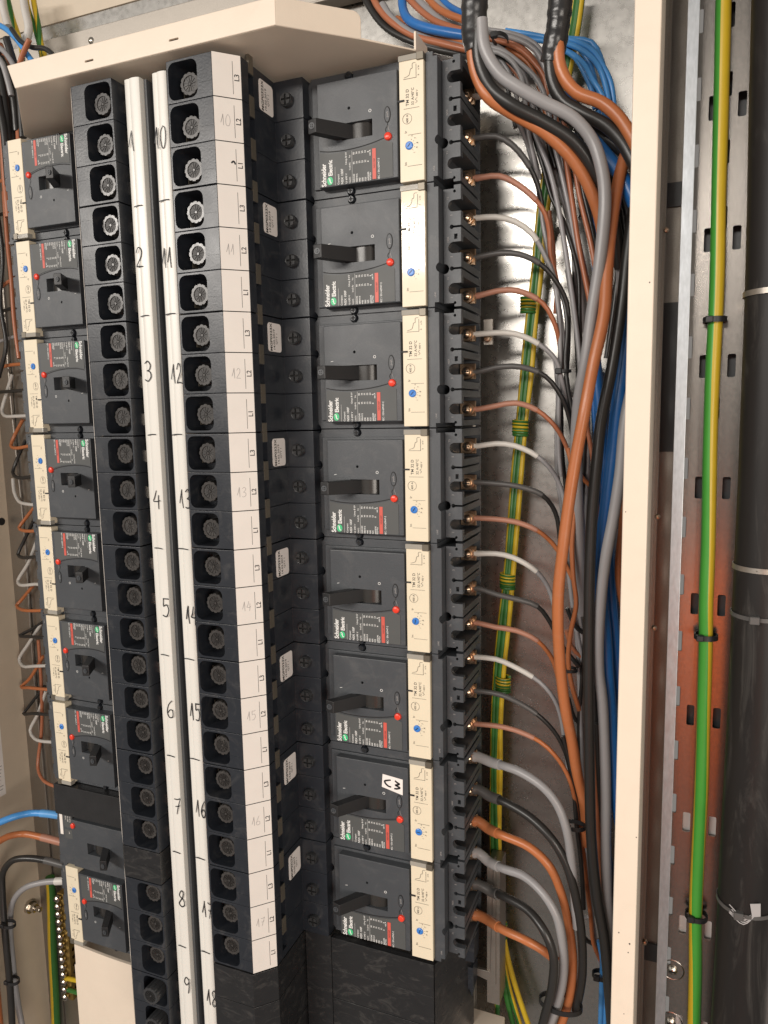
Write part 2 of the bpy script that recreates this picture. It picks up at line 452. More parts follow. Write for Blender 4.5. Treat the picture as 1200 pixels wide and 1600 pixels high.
def black_print():
    b = nb(); y = -0.25
    stroke(b, [(4.5, 33.5), (9, 35.0), (10.4, 39.6), (12, 40.2), (12.2, 43.8), (15.0, 44.2)], 0.35, y)
    box(b, 4, 15.5, y, y + 0.1, 32.2, 32.5); box(b, 15.3, 15.6, y, y + 0.1, 32.2, 43)
    text(b, "x In", 18.2, 38, y, 1.6, 90); text(b, "Ii", 18.2, 33.5, y, 1.6, 90)
    text(b, "TM 32 D", 8.6, 10.6, y, 2.6, 90, bold=0.006)
    text(b, "32 A/40\u00b0C", 13.2, 10.6, y, 2.3, 90)
    stroke(b, [(14.6, 12), (16.2, 13.4), (14.6, 14.8), (16.2, 16.2)], 0.3, y); text(b, "400 V", 16.8, 17, y, 1.6, 90)
    box(b, 4, 18, y, y + 0.1, 8.4, 8.65)
    stroke(b, [(7 + 4.1 * math.cos(a * PI / 8), 0.4 + 4.1 * math.sin(a * PI / 8)) for a in range(17)], 0.3, y)
    text(b, "400 A", 7.9, 0.4, y, 1.9, 90, 'CENTER', bold=0.004)
    text(b, "Ir", 6.6, -11.2, y, 2.2, 90, bold=0.004); box(b, 7.5, 19.5, y, y + 0.1, -13.0, -12.75)
    for a, s in ((40, ".7"), (8, ".8"), (-18, ".9"), (-50, "1"), (68, "x")):
        text(b, s, 8.6 + 8.2 * math.cos(math.radians(a)), -21.5 + 8.2 * math.sin(math.radians(a)), y, 1.6, 90, 'CENTER')
        c, s2 = math.cos(math.radians(a)), math.sin(math.radians(a))
        stroke(b, [(8.6 + 4.6 * c, -21.5 + 4.6 * s2), (8.6 + 5.6 * c, -21.5 + 5.6 * s2)], 0.3, y)
    text(b, "Im", 6.2, -37.5, y, 2.0, 90); box(b, 7.0, 20, y, y + 0.1, -38.4, -38.15)
    return b

def make_breaker():
    t = thing("circuit_breaker", "x", "circuit breaker")
    # housing: back body, raised rim; notches on the edge
    b = nb(); box(b, -93.5, 22.3, 10, 86, -52.2, 52.2)
    c = nb()
    for z in (-52.2, 18, 52.2): prism_y(c, circ(-93.5, z, 4.6, 18), 5, 40)
    for z in (-49.0, 49.0): prism_y(c, circ(-51, z, 4.0, 18), 6.5, 14)
    b = cut(b, c); bevel(b, 0.5, 2)
    obj("housing", b, BRK, t)
    b = nb(); box(b, -87, -1.2, 7.5, 12, -44.6, 44.6); bevel(b, 0.6, 2); obj("rim", b, BRK, t)
    # cover with toggle slot
    b = nb(); box(b, -78, -1.5, -1, 14, -46.2, 42.3); bevel(b, 1.0, 2)
    c = nb(); box(c, -54.5, -25, -5, 20, -8.4, 5.5)
    prism_y(c, circ(-47, 17.5, 1.35, 12), -3, 6)
    b = cut(b, c); obj("cover", b, BRK, t)
    # curved seam between cover and nameplate
    seam = [(-76.5, -14.6), (-66, -16.4), (-52, -17.0), (-38, -16.3), (-25, -14.6), (-14, -12.2)]
    b = nb(); stroke(b, seam, 1.0, -1.12); obj("seam", b, DARK, t)
    b = nb(); prism_y(b, [(-76.3, -45.2), (-6.3, -45.2), (-6.3, -17.0), (-14, -13.6), (-25, -16.0), (-38, -17.7), (-52, -18.4), (-66, -17.8), (-76.3, -16.2)], -1.45, -0.9)
    obj("nameplate", b, PLATE, t, smooth=False)
    obj("lettering", white_print(), WHT, t, smooth=False, recalc=False)
    b = nb(); prism_y(b, [(-66.6 + 2.9 * math.cos(a * PI / 12), -41.2 + 3.5 * math.sin(a * PI / 12)) for a in range(24)], -1.6, -1.4, 0)
    stroke(b, [(-68.4, -39.2), (-66.9, -39.5), (-66.6, -41.2), (-66.2, -42.8), (-64.8, -43.2)], 0.8, -1.72, 1)
    stroke(b, [(-67.6, -40.9), (-66.0, -41.6)], 0.6, -1.73, 1)
    obj("emblem", b, [GRNL, WHT], t, smooth=False)
    b = nb(); box(b, -25.3, -21.9, -1.75, -1.4, -45.0, -19.6); text(b, "NSX100F", -22.8, -36, -1.80, 1.5, 90, mi=1); obj("red_band", b, [REDB, INK], t, smooth=False)
    # toggle
    b = nb()
    vs = []
    for (x0, x1, y, z0, z1) in ((-54.2, -42.0, 6, -8.0, 5.2), (-75.5, -66.5, -26, -7.2, 4.8)):
        vs.append([b.verts.new(p) for p in ((x0, y + (2.5 if y < 0 else 0), z0), (x1, y, z0), (x1, y, z1), (x0, y + (2.5 if y < 0 else 0), z1))])
    a, d = vs
    b.faces.new(a); b.faces.new(d[::-1])
    for i in range(4): b.faces.new((a[i], d[i], d[(i + 1) % 4], a[(i + 1) % 4]))
    bevel(b, 0.8, 2)
    h = obj("toggle_handle", b, HND, t)
    b = nb(); lathe_y(b, -70.7, -1.1, [(1.6, -25.6), (2.7, -25.6), (2.7, -24)], 16); box(b, -72.5, -68.9, -25.75, -25.2, -1.5, -0.7); box(b, -71.1, -70.3, -25.9, -25.2, -3.0, 0.8)
    obj("end_screw", b, BRK, h)
    b = nb()
    prof = [(-39.5 + 16 * math.cos(math.radians(q)), 17 - 15.5 * math.sin(math.radians(q))) for q in range(10, 171, 10)]
    prism_z(b, prof, -8.2, 5.3)
    obj("toggle_drum", b, DRUM, t)
    # button + oval mark
    b = nb(); lathe_y(b, -10.3, -11.6, [(0, -3.6), (2.2, -3.5), (3.0, -3.0), (3.4, -2.0), (3.5, -0.9)], 20); obj("trip_button", b, REDBTN, t)
    b = nb(); prism_y(b, [(-10.8 + 3.0 * math.cos(q * PI / 12), 6.4 + 6.8 * math.sin(q * PI / 12)) for q in range(24)], -1.35, -0.9, 0)
    prism_y(b, [(-10.8 + 2.3 * math.cos(q * PI / 12), 6.4 + 5.9 * math.sin(q * PI / 12)) for q in range(24)], -1.5, -1.3, 1)
    text(b, "push", -10.0, 6.4, -1.6, 1.9, 90, 'CENTER', mi=2)
    stroke(b, [(-10.6, -0.4), (-11.0, -3.0), (-12.6, -5.2), (-12.0, -8.0)], 0.7, -1.2, 0)
    stroke(b, [(-10.9, -0.4), (-10.2, -4.0), (-9.4, -6.2), (-9.0, -8.0)], 0.3, -1.2, 2)
    obj("oval_mark", b, [DARK, BRK, PENCIL], t, smooth=False)
    # fixing screws at the ends
    for z in (-49.0, 49.0):
        b = nb(); lathe_y(b, -51, z, [(0, 7.0), (2.5, 7.0), (3.1, 8.0), (3.1, 13)], 18, 0)
        box(b, -53.0, -49.0, 6.8, 7.6, z - 0.55, z + 0.55, 1); box(b, -51.55, -50.45, 6.7, 7.6, z - 2, z + 2, 1)
        obj("fixing_screw", b, [BLK, DARK], t)
    # rating strip
    b = nb(); box(b, 0, 22, 0, 12, -50.8, 50.2); bevel(b, 0.35, 1); rs = obj("rating_strip", b, CREAM, t)
    obj("print", black_print(), PRINT, rs, smooth=False, recalc=False)
    b = nb(); lathe_y(b, 8.6, -21.5, [(0, -1.3), (2.6, -1.3), (3.3, -0.9), (3.5, 0)], 20, 0)
    stroke(b, [(7.0, -22.6), (10.2, -20.4)], 0.8, -1.36, 1); obj("dial", b, [BLUE, INK], rs, smooth=False)
    b = nb(); box(b, -0.5, 17, -0.9, 6, 46.8, 51.4); bevel(b, 0.3, 1); obj("clip", b, CLIP, rs)
    b = nb(); box(b, 16.2, 22.4, -1.6, 6, 45.6, 51.8); bevel(b, 0.3, 1); obj("latch", b, TAB, rs)
    b = nb(); box(b, -1.6, 4.6, -0.9, 0.4, 14.6, 16.0); obj("hinge_pin", b, INK, rs)
    # flange and terminals
    b = nb(); box(b, 22.6, 33.2, 3.5, 84, -52.2, 52.2); bevel(b, 0.4, 1)
    c = nb(); prism_y(c, circ(34.6, -18.7, 4.3, 20), -2, 40); box(c, 29, 36, 0, 60, 48.2, 54); box(c, 29, 36, 0, 60, -54, -48.2)
    b = cut(b, c); text(b, "LINE", 30.3, -44, 3.35, 1.5, 90, mi=1); obj("flange", b, [BRK, PENCIL], t)
    b = nb(); box(b, 33.4, 50, 15, 82, -52.2, 52.2); bevel(b, 0.5, 1)
    c = nb()
    for z in (34, -1, -36):
        prism_y(c, rrect(46.8, z, 17.5, 9.6, 4.7, 6), 10, 46)
        box(c, 34.5, 54, 21, 78, z - 10.5, z + 10.5)
    for z in (16.5, -18.7):
        prism_y(c, circ(41.3, z, 1.9, 14), 10, 40); box(c, 41.5, 54, 10, 74, z - 0.9, z + 0.9)
    for z in (46, -48.0): prism_y(c, circ(44, z, 1.3, 10), 10, 30)
    prism_y(c, circ(34.6, -18.7, 4.3, 20), 10, 40)
    box(c, 30, 43.5, 10, 60, 48.2, 54); box(c, 30, 43.5, 10, 60, -54, -48.2); box(c, 36, 54, 10, 74, -54, -51.2); box(c, 36, 54, 10, 74, 51.2, 54)
    for z in (8.2,): box(c, 43.5, 46.5, 10, 20, z - 2.2, z + 2.2)
    b = cut(b, c); bmesh.ops.recalc_face_normals(b, faces=b.faces[:])
    for z, s in ((25.5, "5"), (-9.5, "3"), (-44, "1")): text(b, s, 42, z, 14.85, 2.0, 90, mi=1)
    for z, s in ((6, "NSX"), (-27, "T1"), (40.5, "T3")): text(b, s, 38.8, z, 14.85, 1.7, 90, 'CENTER', mi=1)
    obj("terminal_block", b, [BRK, PENCIL], t)
    for z in (34, -1, -36):
        b = nb(); box(b, 35, 50.5, 60, 63, z - 7.5, z + 7.5); bevel(b, 0.6, 1); lg = obj("lug", b, COPPER, t)
        b = nb(); lathe_y(b, 42.8, z - 0.5, [(0, 51.6), (2.2, 52.0), (3.8, 53.2), (4.4, 55.0), (4.4, 57), (6.2, 57.2), (6.2, 60)], 18)
        box(b, 39.4, 46.2, 51.4, 53.0, z - 1.0, z, 1); box(b, 42.3, 43.3, 51.4, 53.0, z - 4, z + 3, 1)
        obj("terminal_screw", b, [GOLD, DARK], lg)
    return t

RX, LX = 0, -431.5
brk = make_breaker()
right = []
for k in range(8):
    o = brk if k == 0 else copy_tree(brk)
    o.location = Vector((RX, 0, -105 * k - 52.5)) * S
    tag(o, (f"charcoal toggle breaker level with handwritten {10 + k}, {ORD[k]} in the column beside the cables" if k != 6 else "charcoal toggle breaker level with handwritten 16, bearing a small hand-marked white sticker"), "circuit breaker", "breakers in the column beside the thick cables")
for k in list(range(7)) + [8]:
    o = copy_tree(brk)
    o.rotation_euler = (0, PI, 0); o.scale = (0.87, 1, 1)
    o.location = Vector((LX, 0, -1 - 105 * k - 52.5)) * S
    tag(o, f"charcoal toggle breaker with lettering running downwards, beside handwritten {1 + k}, {ORD[k]} in its column", "circuit breaker", "breakers in the column beside the beige wall")

for o in [x for x in COL.objects if x.parent is None and x.name.startswith("circuit_breaker")]:
    o.location += Vector((random.uniform(-.3, .3), random.uniform(-.4, .4), random.uniform(-.15, .15))) * S
    o.rotation_euler.x += math.radians(random.uniform(-.25, .25)); o.rotation_euler.z += math.radians(random.uniform(-.25, .25))
    for rs in o.children:
        if rs.name.startswith("rating_strip"):
            for d in rs.children:
                if d.name.startswith("dial"):
                    a = random.uniform(-0.9, 0.9); c0 = Vector((8.6, 0, -21.5)) * S
                    d.rotation_euler = (0, a, 0); d.location = c0 - Matrix.Rotation(a, 3, 'Y') @ c0
        if rs.name.startswith("toggle_handle"):
            a = math.radians(random.uniform(-2.2, 2.2)); c0 = Vector((-40, 17, 0)) * S
            rs.rotation_euler = (0, 0, a); rs.location = c0 - Matrix.Rotation(a, 3, 'Z') @ c0

# slot eight: older two thirds width breaker under a black filler
t = thing("circuit_breaker", "plain charcoal breaker without maker lettering, below the black filler and level with handwritten 8", "circuit breaker", (LX, 0, -736 - 52.5), "breakers in the column beside the beige wall", flip=True); t.scale = (0.87, 1, 1)
b = nb(); box(b, -93.5, 22.3, 8, 86, -14.0, 52.2); bevel(b, 0.5, 2); obj("housing", b, BRK, t)
b = nb(); box(b, -88, 4.5, -1, 10, -9.5, 51.0); bevel(b, 0.9, 2)
c = nb(); box(c, -54.5, -22, -5, 16, 16.0, 30.0); b = cut(b, c); obj("cover", b, BRK, t)
src_h = [c for c in brk.children if c.name.startswith("toggle_handle")][0]
c = copy_tree(src_h, t); c.location = Vector((0, 0, 24.0)) * S
src_d = [c for c in brk.children if c.name.startswith("toggle_drum")][0]
c = copy_tree(src_d, t); c.location = Vector((0, 0, 24.0)) * S
b = nb(); lathe_y(b, 1.0, -2.5, [(0, -3.6), (2.2, -3.5), (3.2, -2.8), (3.5, -0.9)], 20); obj("trip_button", b, REDBTN, t)
b = nb(); box(b, 5, 33, 2, 84, -14, 52); bevel(b, 0.6, 1)
box(b, 6.5, 20, 1.6, 2.2, -12.5, 3.5, 1); box(b, 6.5, 20, 1.6, 2.2, 6.0, 18.0, 1); box(b, 23, 28, 1.4, 2.2, -13, 14, 2); box(b, 4.2, 5.2, 1.5, 5, -13.5, 52, 3)
bt = b
text(bt, "Ir 63 A", 10, -11, 1.45, 1.8, 90, mi=2); text(bt, "Im 630", 14, -11, 1.45, 1.8, 90, mi=2); text(bt, "40\u00b0C", 18, -11, 1.45, 1.8, 90, mi=2); text(bt, "I\u00b2t", 13, 9, 1.45, 2.2, 90, mi=2)
obj("trip_unit", b, [BRK, PLATE, LAB, DARK], t, smooth=False)
b = nb(); box(b, 33.4, 50, 15, 82, -14, 52); c = nb()
for z in (34, -1): prism_y(c, rrect(46.5, z, 17.5, 9.4, 4.6, 6), 10, 46)
b = cut(b, c); bevel(b, 0.4, 1); obj("terminal_block", b, BRK, t)

b = nb(); box(b, -458, -345, -2.2, 84, -774.5, -736.5); bevel(b, 0.8, 2)
tag(obj("filler_strip", b, TAPE), "glossy black filler strip between the seventh breaker and the plain one", "filler plate")

# cream blank below the last breaker of the left column
b = nb()
top = [(-446 + i * 10.6, -946 - 8.0 * math.sin(PI * i / 20) + i * 0.5) for i in range(11)]
prism_y(b, top + [(-340, -1180), (-446, -1180)], -1, 3); prism_y(b, [(-449, -975), (-446, -975), (-446, -1180), (-449, -1180)], 0, 3)
bevel(b, 0.5, 2)
tag(obj("blank_cover", b, PAINT), "smooth cream blank cover below the ninth breaker", "blank cover")

# sticker on breaker 16
b = nb(); prism_y(b, [(-27.5, -650.2), (-6.6, -652.6), (-6.9, -668.6), (-28.6, -663.6)], -1.35, -1.02, 0)
def vm(u, v): return (-28.0 + u * 21.4, -650.6 - v * 16.6)
for pts in ([(.42, .27), (.26, .32), (.12, .40), (.18, .56), (.32, .68), (.44, .69)], [(.62, .26), (.76, .38), (.86, .42)], [(.86, .42), (.72, .50), (.62, .53)], [(.62, .53), (.78, .60), (.88, .66)], [(.88, .66), (.72, .74), (.58, .76)]):
    stroke(b, [vm(*p) for p in pts], 1.9, -1.45, 1)
tag(obj("sticker", b, [STK, INK], smooth=False), "small white sticker with two black hand-drawn marks on a breaker cover", "sticker")

# ------------------------------------------------------------------ busbar terminal modules (local x = distance from centre line)
CX = -213.6
def make_bolt(cx, cz, yf, yb, tilt=None):
    b = nb(); n = 72
    def ring(rf, y): return [b.verts.new((cx + rf(2 * PI * i / n) * math.cos(2 * PI * i / n), y, cz + rf(2 * PI * i / n) * math.sin(2 * PI * i / n))) for i in range(n)]
    lob = lambda a: 8.7 + 0.9 * abs(math.cos(6 * a)) ** 0.7
    lob2 = lambda a: 8.4 + 0.85 * abs(math.cos(6 * a)) ** 0.7
    R = [ring(lambda a: 0.8 * lob(a), yb), ring(lob, yf + 8), ring(lob, yf + 0.7), ring(lob2, yf), ring(lambda a: 6.6, yf), ring(lambda a: 6.4, yf + 0.9)]
    for q, (a, c) in enumerate(zip(R, R[1:])):
        for i in range(n): b.faces.new((a[i], a[(i + 1) % n], c[(i + 1) % n], c[i])).material_index = 0
    inner = [ring(lambda a: 1.5 + 0.0 * a, yf + 1.0), ring(lambda a: 1.1, yf + 0.2)]
    for a, c in ((R[-1], inner[0]), (inner[0], inner[1])):
        for i in range(n): b.faces.new((a[i], a[(i + 1) % n], c[(i + 1) % n], c[i])).material_index = 1
    b.faces.new(inner[1]).material_index = 0
    for i in range(12):       # ribs inside the head
        a = 2 * PI * i / 12 + 0.2
        c, s = math.cos(a), math.sin(a); px, pz = -s * 0.35, c * 0.35
        q = [b.verts.new((cx + c * r + sg * px, yf + yy, cz + s * r + sg * pz)) for r in (1.8, 6.3) for sg in (-1, 1) for yy in (0.45, 1.3)]
        for f in ((0, 4, 6, 2), (0, 1, 5, 4), (2, 6, 7, 3)): b.faces.new([q[k] for k in f]).material_index = 1
    return b

def chamf(u, v, off=0.0):
    """point on the chamfer face: u mm across from the front edge, v height"""
    d = Vector((17.0, 17.5)).normalized(); nrm = Vector((d.y, -d.x))
    p = Vector((75.2, -74.0)) + d * u + nrm * (0.25 + off)
    return (p.x, p.y, v)

def make_module(poles=3, proud=False, labels=("L3", "L2", "L1")):
    t = thing("terminal_module", "x", "terminal block")
    h = 35.0; z0 = poles * h / 2
    body = nb()
    for k in range(poles):
        b = nb(); zt = z0 - k * h - 0.15; zb = z0 - (k + 1) * h + 0.15
        if k == 0: zt -= 0.35
        if k == poles - 1: zb += 0.35
        prism_z(b, [(29.6, -74), (75.2, -74), (92.8, -56), (92.8, -2), (122, -2), (122, 30), (29.6, 30)], zb, zt)
        bevel(b, 0.45, 2)
        c = nb(); zc = (zt + zb) / 2
        prism_y(c, rrect(45.9, zc, 29.4, 30.4, 6.5, 6), -80, -48); box(c, 62.5, 78, -74.5, -73.75, zc - 5.3, zc - 4.9)
        box(c, 87, 96, -46, -38.0, zc - 9, zc + 8)            # window in the side wall
        b = cut(b, c)
        me = bpy.data.meshes.new("p"); b.to_mesh(me); b.free(); body.from_mesh(me); bpy.data.meshes.remove(me)
    obj("body", body, BLK, t)
    for k in range(poles):
        zc = z0 - (k + 0.5) * h
        ox, oz = (0.6, -0.6) if not proud else (-1.5, -1.0)
        bl = obj("bolt", make_bolt(46.6 + ox, zc + oz, -66.5 if not proud else -83, -46), [BOLT, BOLTC] if not proud else [SCRW, DARK], t)
        b = nb(); box(b, 34.6, 35.0, -57.5, -50, zc - 10, zc + 5); obj("spring_clip", b, TAB if not proud else BLK, t)
        # chamfer label
        if labels:
            b = nb()
            q = [b.verts.new(chamf(u, v)) for u, v in ((0.3, zc - h / 2 + 0.4), (24.4, zc - h / 2 + 0.4), (24.4, zc + h / 2 - 0.4), (0.3, zc + h / 2 - 0.4))]
            b.faces.new(q).material_index = 0
            f = lambda a, v: chamf(a, v, 0.06)
            stroke(b, [(17.4, zc - 14), (17.4, zc + 12)], 0.4, 0, 1, f)
            text(b, labels[k], 22.8, zc - 3.6, 0, 4.2, 90, mi=1, plane=f, bold=0.014)
            obj("label_plate", b, [LAB, INK], t, smooth=False)
        # brass tab behind the side window, screw on the step
        b = nb(); box(b, 91.2, 93.5, -45.6, -38.4, zc + 8.4, zc + 25.6); obj("contact_tab", b, TAB, t)
        b = nb(); lathe_y(b, 106.5, zc - 1, [(0, -5.2), (5.2, -5.2), (5.2, -1.5)], 20, 1); lathe_y(b, 106.5, zc - 1, [(4.9, -6.2), (5.6, -6.4), (6.0, -5.6), (6.0, -1.5)], 20, 0)
        for sx_ in (-1, 1):
            for sz_ in (-1, 1):
                q_ = [(106.5 + sx_ * u_, zc - 1 + sz_ * w_) for u_, w_ in ((0.9, 0.9), (4.6, 0.9), (3.7, 3.7), (0.9, 4.6))]
                prism_y(b, q_ if sx_ * sz_ > 0 else q_[::-1], -7.2, -4.5, 0)
        obj("step_screw", b, [SCRW, DARK], t)
        # contact clips on the inner wall, beside the strips
        b = nb(); prism_y(b, [(24.0, zc + 4), (29.8, zc + 8), (29.8, zc - 3), (27.5, zc - 4)], -58, -40); obj("contact_clip", b, STEEL, t)
        b = nb(); box(b, 25.5, 29.8, -52, -38, zc - 16.0, zc - 6); obj("contact_clip", b, BRASS, t)
    return t

mod = make_module()
DIG = {'0': [[(.5, 1), (.15, .8), (.05, .4), (.3, .02), (.7, .05), (.95, .5), (.8, .9), (.5, 1)]],
 '1': [[(.0, .25), (.35, .7), (.55, 1.0)], [(.55, 1.0), (.62, .5), (.75, 0)]],
 '2': [[(.05, .75), (.3, 1), (.7, .9), (.7, .6), (.2, .15), (.05, .02)], [(.05, .02), (.5, .06), (.95, 0)]],
 '3': [[(.1, .88), (.5, 1), (.85, .82), (.7, .6), (.35, .52)], [(.35, .52), (.8, .42), (.9, .2), (.5, 0), (.05, .08)]],
 '4': [[(.45, 1), (.2, .6), (.0, .4)], [(.0, .4), (.5, .36), (.95, .42)], [(.7, .75), (.68, .35), (.7, -.05)]],
 '5': [[(.15, 1), (.12, .6)], [(.15, 1), (.5, .98), (.95, 1.02)], [(.12, .6), (.6, .66), (.85, .35), (.55, .03), (.05, .06)]],
 '6': [[(.7, 1), (.3, .7), (.08, .3), (.3, .02), (.75, .08), (.8, .38), (.4, .45), (.12, .25)]],
 '7': [[(.05, .95), (.5, .92), (.95, 1)], [(.95, 1), (.6, .5), (.4, 0)], [(.2, .5), (.5, .5), (.9, .56)]],
 '8': [[(.55, .52), (.15, .75), (.4, 1), (.75, .9), (.65, .6), (.3, .42), (.1, .15), (.45, 0), (.85, .15), (.75, .4), (.5, .54)]],
 '9': [[(.8, .85), (.4, 1), (.1, .75), (.4, .52), (.8, .75)], [(.82, .9), (.8, .4), (.65, 0)]]}
def hand(bm, s, x, z, w, h, sw, y, mi=0, fn=None, slant=0.0):
    for i, ch in enumerate(s):
        ww = w * (0.75 if ch == '1' else 1)
        for st in DIG[ch]:
            jr = random.Random(int(x * 31 + z * 17) + len(st))
            stroke(bm, [(x + (a + slant * b + jr.uniform(-.05, .05)) * ww, z + (b + jr.uniform(-.035, .035)) * h) for a, b in st], sw * jr.uniform(0.8, 1.15), y, mi, fn)
        x += ww * 1.22

mods = []
for k in range(8):
    o = mod if k == 0 else copy_tree(mod); mods.append(o)
    o.location = Vector((CX, 0, -1 - 105 * k - 52.5)) * S
    tag(o, f"black three-bolt terminal block with white label facets, {ORD[k]} in its column, level with handwritten {10 + k}", "terminal block", "terminal blocks with white label facets")
for k in range(7):
    o = copy_tree(mod); o.rotation_euler = (0, PI, 0)
    o.location = Vector((CX, 0, -3 - 105 * k - 52.5)) * S
    tag(o, f"black three-bolt terminal block beside the white strip, {ORD[k]} in its column, level with handwritten {1 + k}", "terminal block", "terminal blocks next to the beige side")
o = copy_tree(mod); o.rotation_euler = (0, PI, 0); o.location = Vector((CX, 0, -3 - 35 * 23.5)) * S
tag(o, "black three-bolt terminal block just below the shiny blank pole cover", "terminal block", "terminal blocks next to the beige side")
m2 = make_module(3, proud=True, labels=None)
m2.rotation_euler = (0, PI, 0); m2.location = Vector((CX, 0, -3 - 35 * 26.5)) * S
tag(m2, "black terminal block whose bolt shafts stick out proud of their holes", "terminal block", "terminal blocks next to the beige side")

for k in range(8):            # sticker and pencil number are separate on every block of the right row
    root = mods[k]
    b = nb(); jz, jy = random.uniform(-1.5, 1.5), random.uniform(-1.2, 1.2)
    za, zb_ = 50.0 + jz - 4, 21.0 + jz - 1
    pl = rrect(-17.5 + jy, (za + zb_) / 2, 24, za - zb_, 3.2, 4)
    prism_x(b, pl, 92.95, 93.2, 0)
    side = lambda u, v: (93.3, u - 17.5 + jy, v + (za + zb_) / 2)
    text(b, "MGP0323X", -4.8, -12.6, 0, 3.6, 90, mi=1, plane=side, bold=0.03, sx=1.02)
    text(b, random.choice(["14.03.2019", "14.02.2019", "19.02.2019"]), 0.2, -11.6, 0, 3.0, 90, mi=1, plane=side, bold=0.018)
    text(b, "QTY 1", 4.6, -6.0, 0, 2.6, 90, mi=1, plane=side, bold=0.01)
    obj("sticker", b, [STK, PRINT], root, smooth=False)
    b = nb(); f = lambda a, v: chamf(a, v, 0.08)
    hand(b, str(10 + k), 5.5, -5.0, 4.2, 9.0, 0.45, 0, 0, f, 0.1)
    if k == 0: stroke(b, [(13.0, -34.5), (15.2, -33.0), (16.6, -35.4)], 1.5, 0, 1, f)
    obj("pencil_number", b, [PENCIL, INK], root, smooth=False)

def mod_prism(z0, z1, flip, yoff=0.0):
    b = nb(); P = [(29.6, -74 + yoff), (75.2, -74 + yoff), (92.8, -56 + yoff), (92.8, 28), (29.6, 28)]
    sg = -1 if flip else 1
    prism_z(b, [(CX + sg * x, y) for x, y in P], z0, z1); bevel(b, 0.8, 2); return b
b = mod_prism(-3 - 35 * 22 + 0.4, -3 - 35 * 21 - 0.4, True, 0.0)
x0 = CX - 75
box(b, CX - 74, CX - 30.5, -74.3, -74.02, -3 - 35 * 21.5 - 0.3, -3 - 35 * 21.5)
tag(obj("blank_cover", b, BLK2), "shiny scuffed black blank over one pole between terminal blocks", "blank cover")
for i, (za, zb_) in enumerate(((-842, -877.5), (-878, -930), (-930.5, -1010))):
    b = mod_prism(zb_, za, False, -0.5 + 0.3 * i)
    tag(obj("blank_cover", b, BLK2), ["upper", "middle", "lowest"][i] + " matt black blank below the terminal block column marked 17", "blank cover", "black blanks under the labelled terminal blocks")

# black blank plates below the right breakers
t = thing("blank_cover", "folded scuffed black blank plate below the lowest breaker beside the cables", "blank cover", (-40, 40, -1000))
L_ = lambda x, y: (x + 40, y - 40)
b = nb(); prism_z(b, [L_(*p) for p in [(-119.5, -1.5), (-91, 1.0), (-91, 10), (-119.5, 10)]], -60, 158.5); bevel(b, 0.5, 1); obj("step_plate", b, BLK2, t)
b = nb()
for i, (za, zb_) in enumerate(((157, 122), (121.6, 88), (87.6, 52), (51.6, 10))):
    prism_z(b, [L_(*p) for p in [(-90.4, 1.0 + 0.15 * (i % 2)), (22, 0.6 + 0.15 * (i % 2)), (22, 9), (-90.4, 9)]], zb_, za)
bevel(b, 0.4, 1); obj("front_plate", b, BLK2, t)
b = nb(); prism_z(b, [L_(*p) for p in [(22.5, 2), (46, 64), (44, 66), (22.5, 9.2)]], 30, 157); bevel(b, 0.4, 1); obj("end_plate", b, BLK2, t)
b = nb(); prism_y(b, [(66, -760), (68, -760), (68, -905), (40, -898), (40, -892), (62, -892)], 70, 74); box(b, 58, 72, 72, 100, -930, -770); bevel(b, 0.4, 1)
tag(obj("steel_bracket", b, GALV2), "grey steel angle bracket under the lowest breaker terminals", "bracket")
b = nb(); box(b, 36, 50, 50, 70, -870, -842); box(b, 34, 48, 54, 72, -905, -880); prism_y(b, [(36, -905), (48, -905), (46, -915), (43, -908), (40, -916)], 56, 62); bevel(b, 0.8, 1)
tag(obj("clip_block", b, BLK), "black plastic clip beside the steel bracket", "clip")
b = nb(); box(b, -60, 75, 60, 84, -1080, -952); bevel(b, 1, 2)
tag(obj("base_plate", b, PAINT), "small cream plate at the foot of the breaker column by the cables", "plate")
b = nb(); box(b, 54, 63, 76, 79, -238, -214); lathe_y(b, 58, -232, [(0, 71), (3, 71.5), (3.6, 73), (3.6, 76)], 14, 1); bevel(b, 0.2, 1)
tag(obj("steel_bracket", b, [GALV2, GOLD]), "small steel tab with a screw under a pale grey wire", "bracket")

# ------------------------------------------------------------------ numbering strips and channel
def strip(xa, xb, nums, ticks, label):
    t = thing("number_strip", label, "marker strip", (0, -40, -990), None)
    w = xb - xa
    prof = [(xa, -62.5), (xa + 0.6, -64.6), (xa + w * .2, -65.4), (xa + w * .36, -65.2), (xa + w * .42, -65.9), (xa + w * .62, -66.3), (xa + w * .85, -65.8), (xa + w - .5, -64.8), (xb, -62.5), (xb, -40), (xb - 1, -40), (xb - 1, -62), (xa + 1, -62), (xa + 1, -40), (xa, -40)]
    b = nb(); prism_z(b, [(x, y + 40) for x, y in prof], -60, 986.5)
    obj("strip", b, PVC, t)
    b = nb()
    for s, x, z, w_, h_ in nums: hand(b, s, x, z + 990, w_, h_, 1.15, -66.75 + 40, 0, None, 0.05)
    for x0, x1, z, dz in ticks: stroke(b, [(x0, z + 990), ((x0 + x1) / 2, z + 990 + dz * 0.5 + 0.4), (x1, z + 990 + dz)], 1.1, -66.75 + 40)
    obj("handwriting", b, INK, t, smooth=False)
    return t
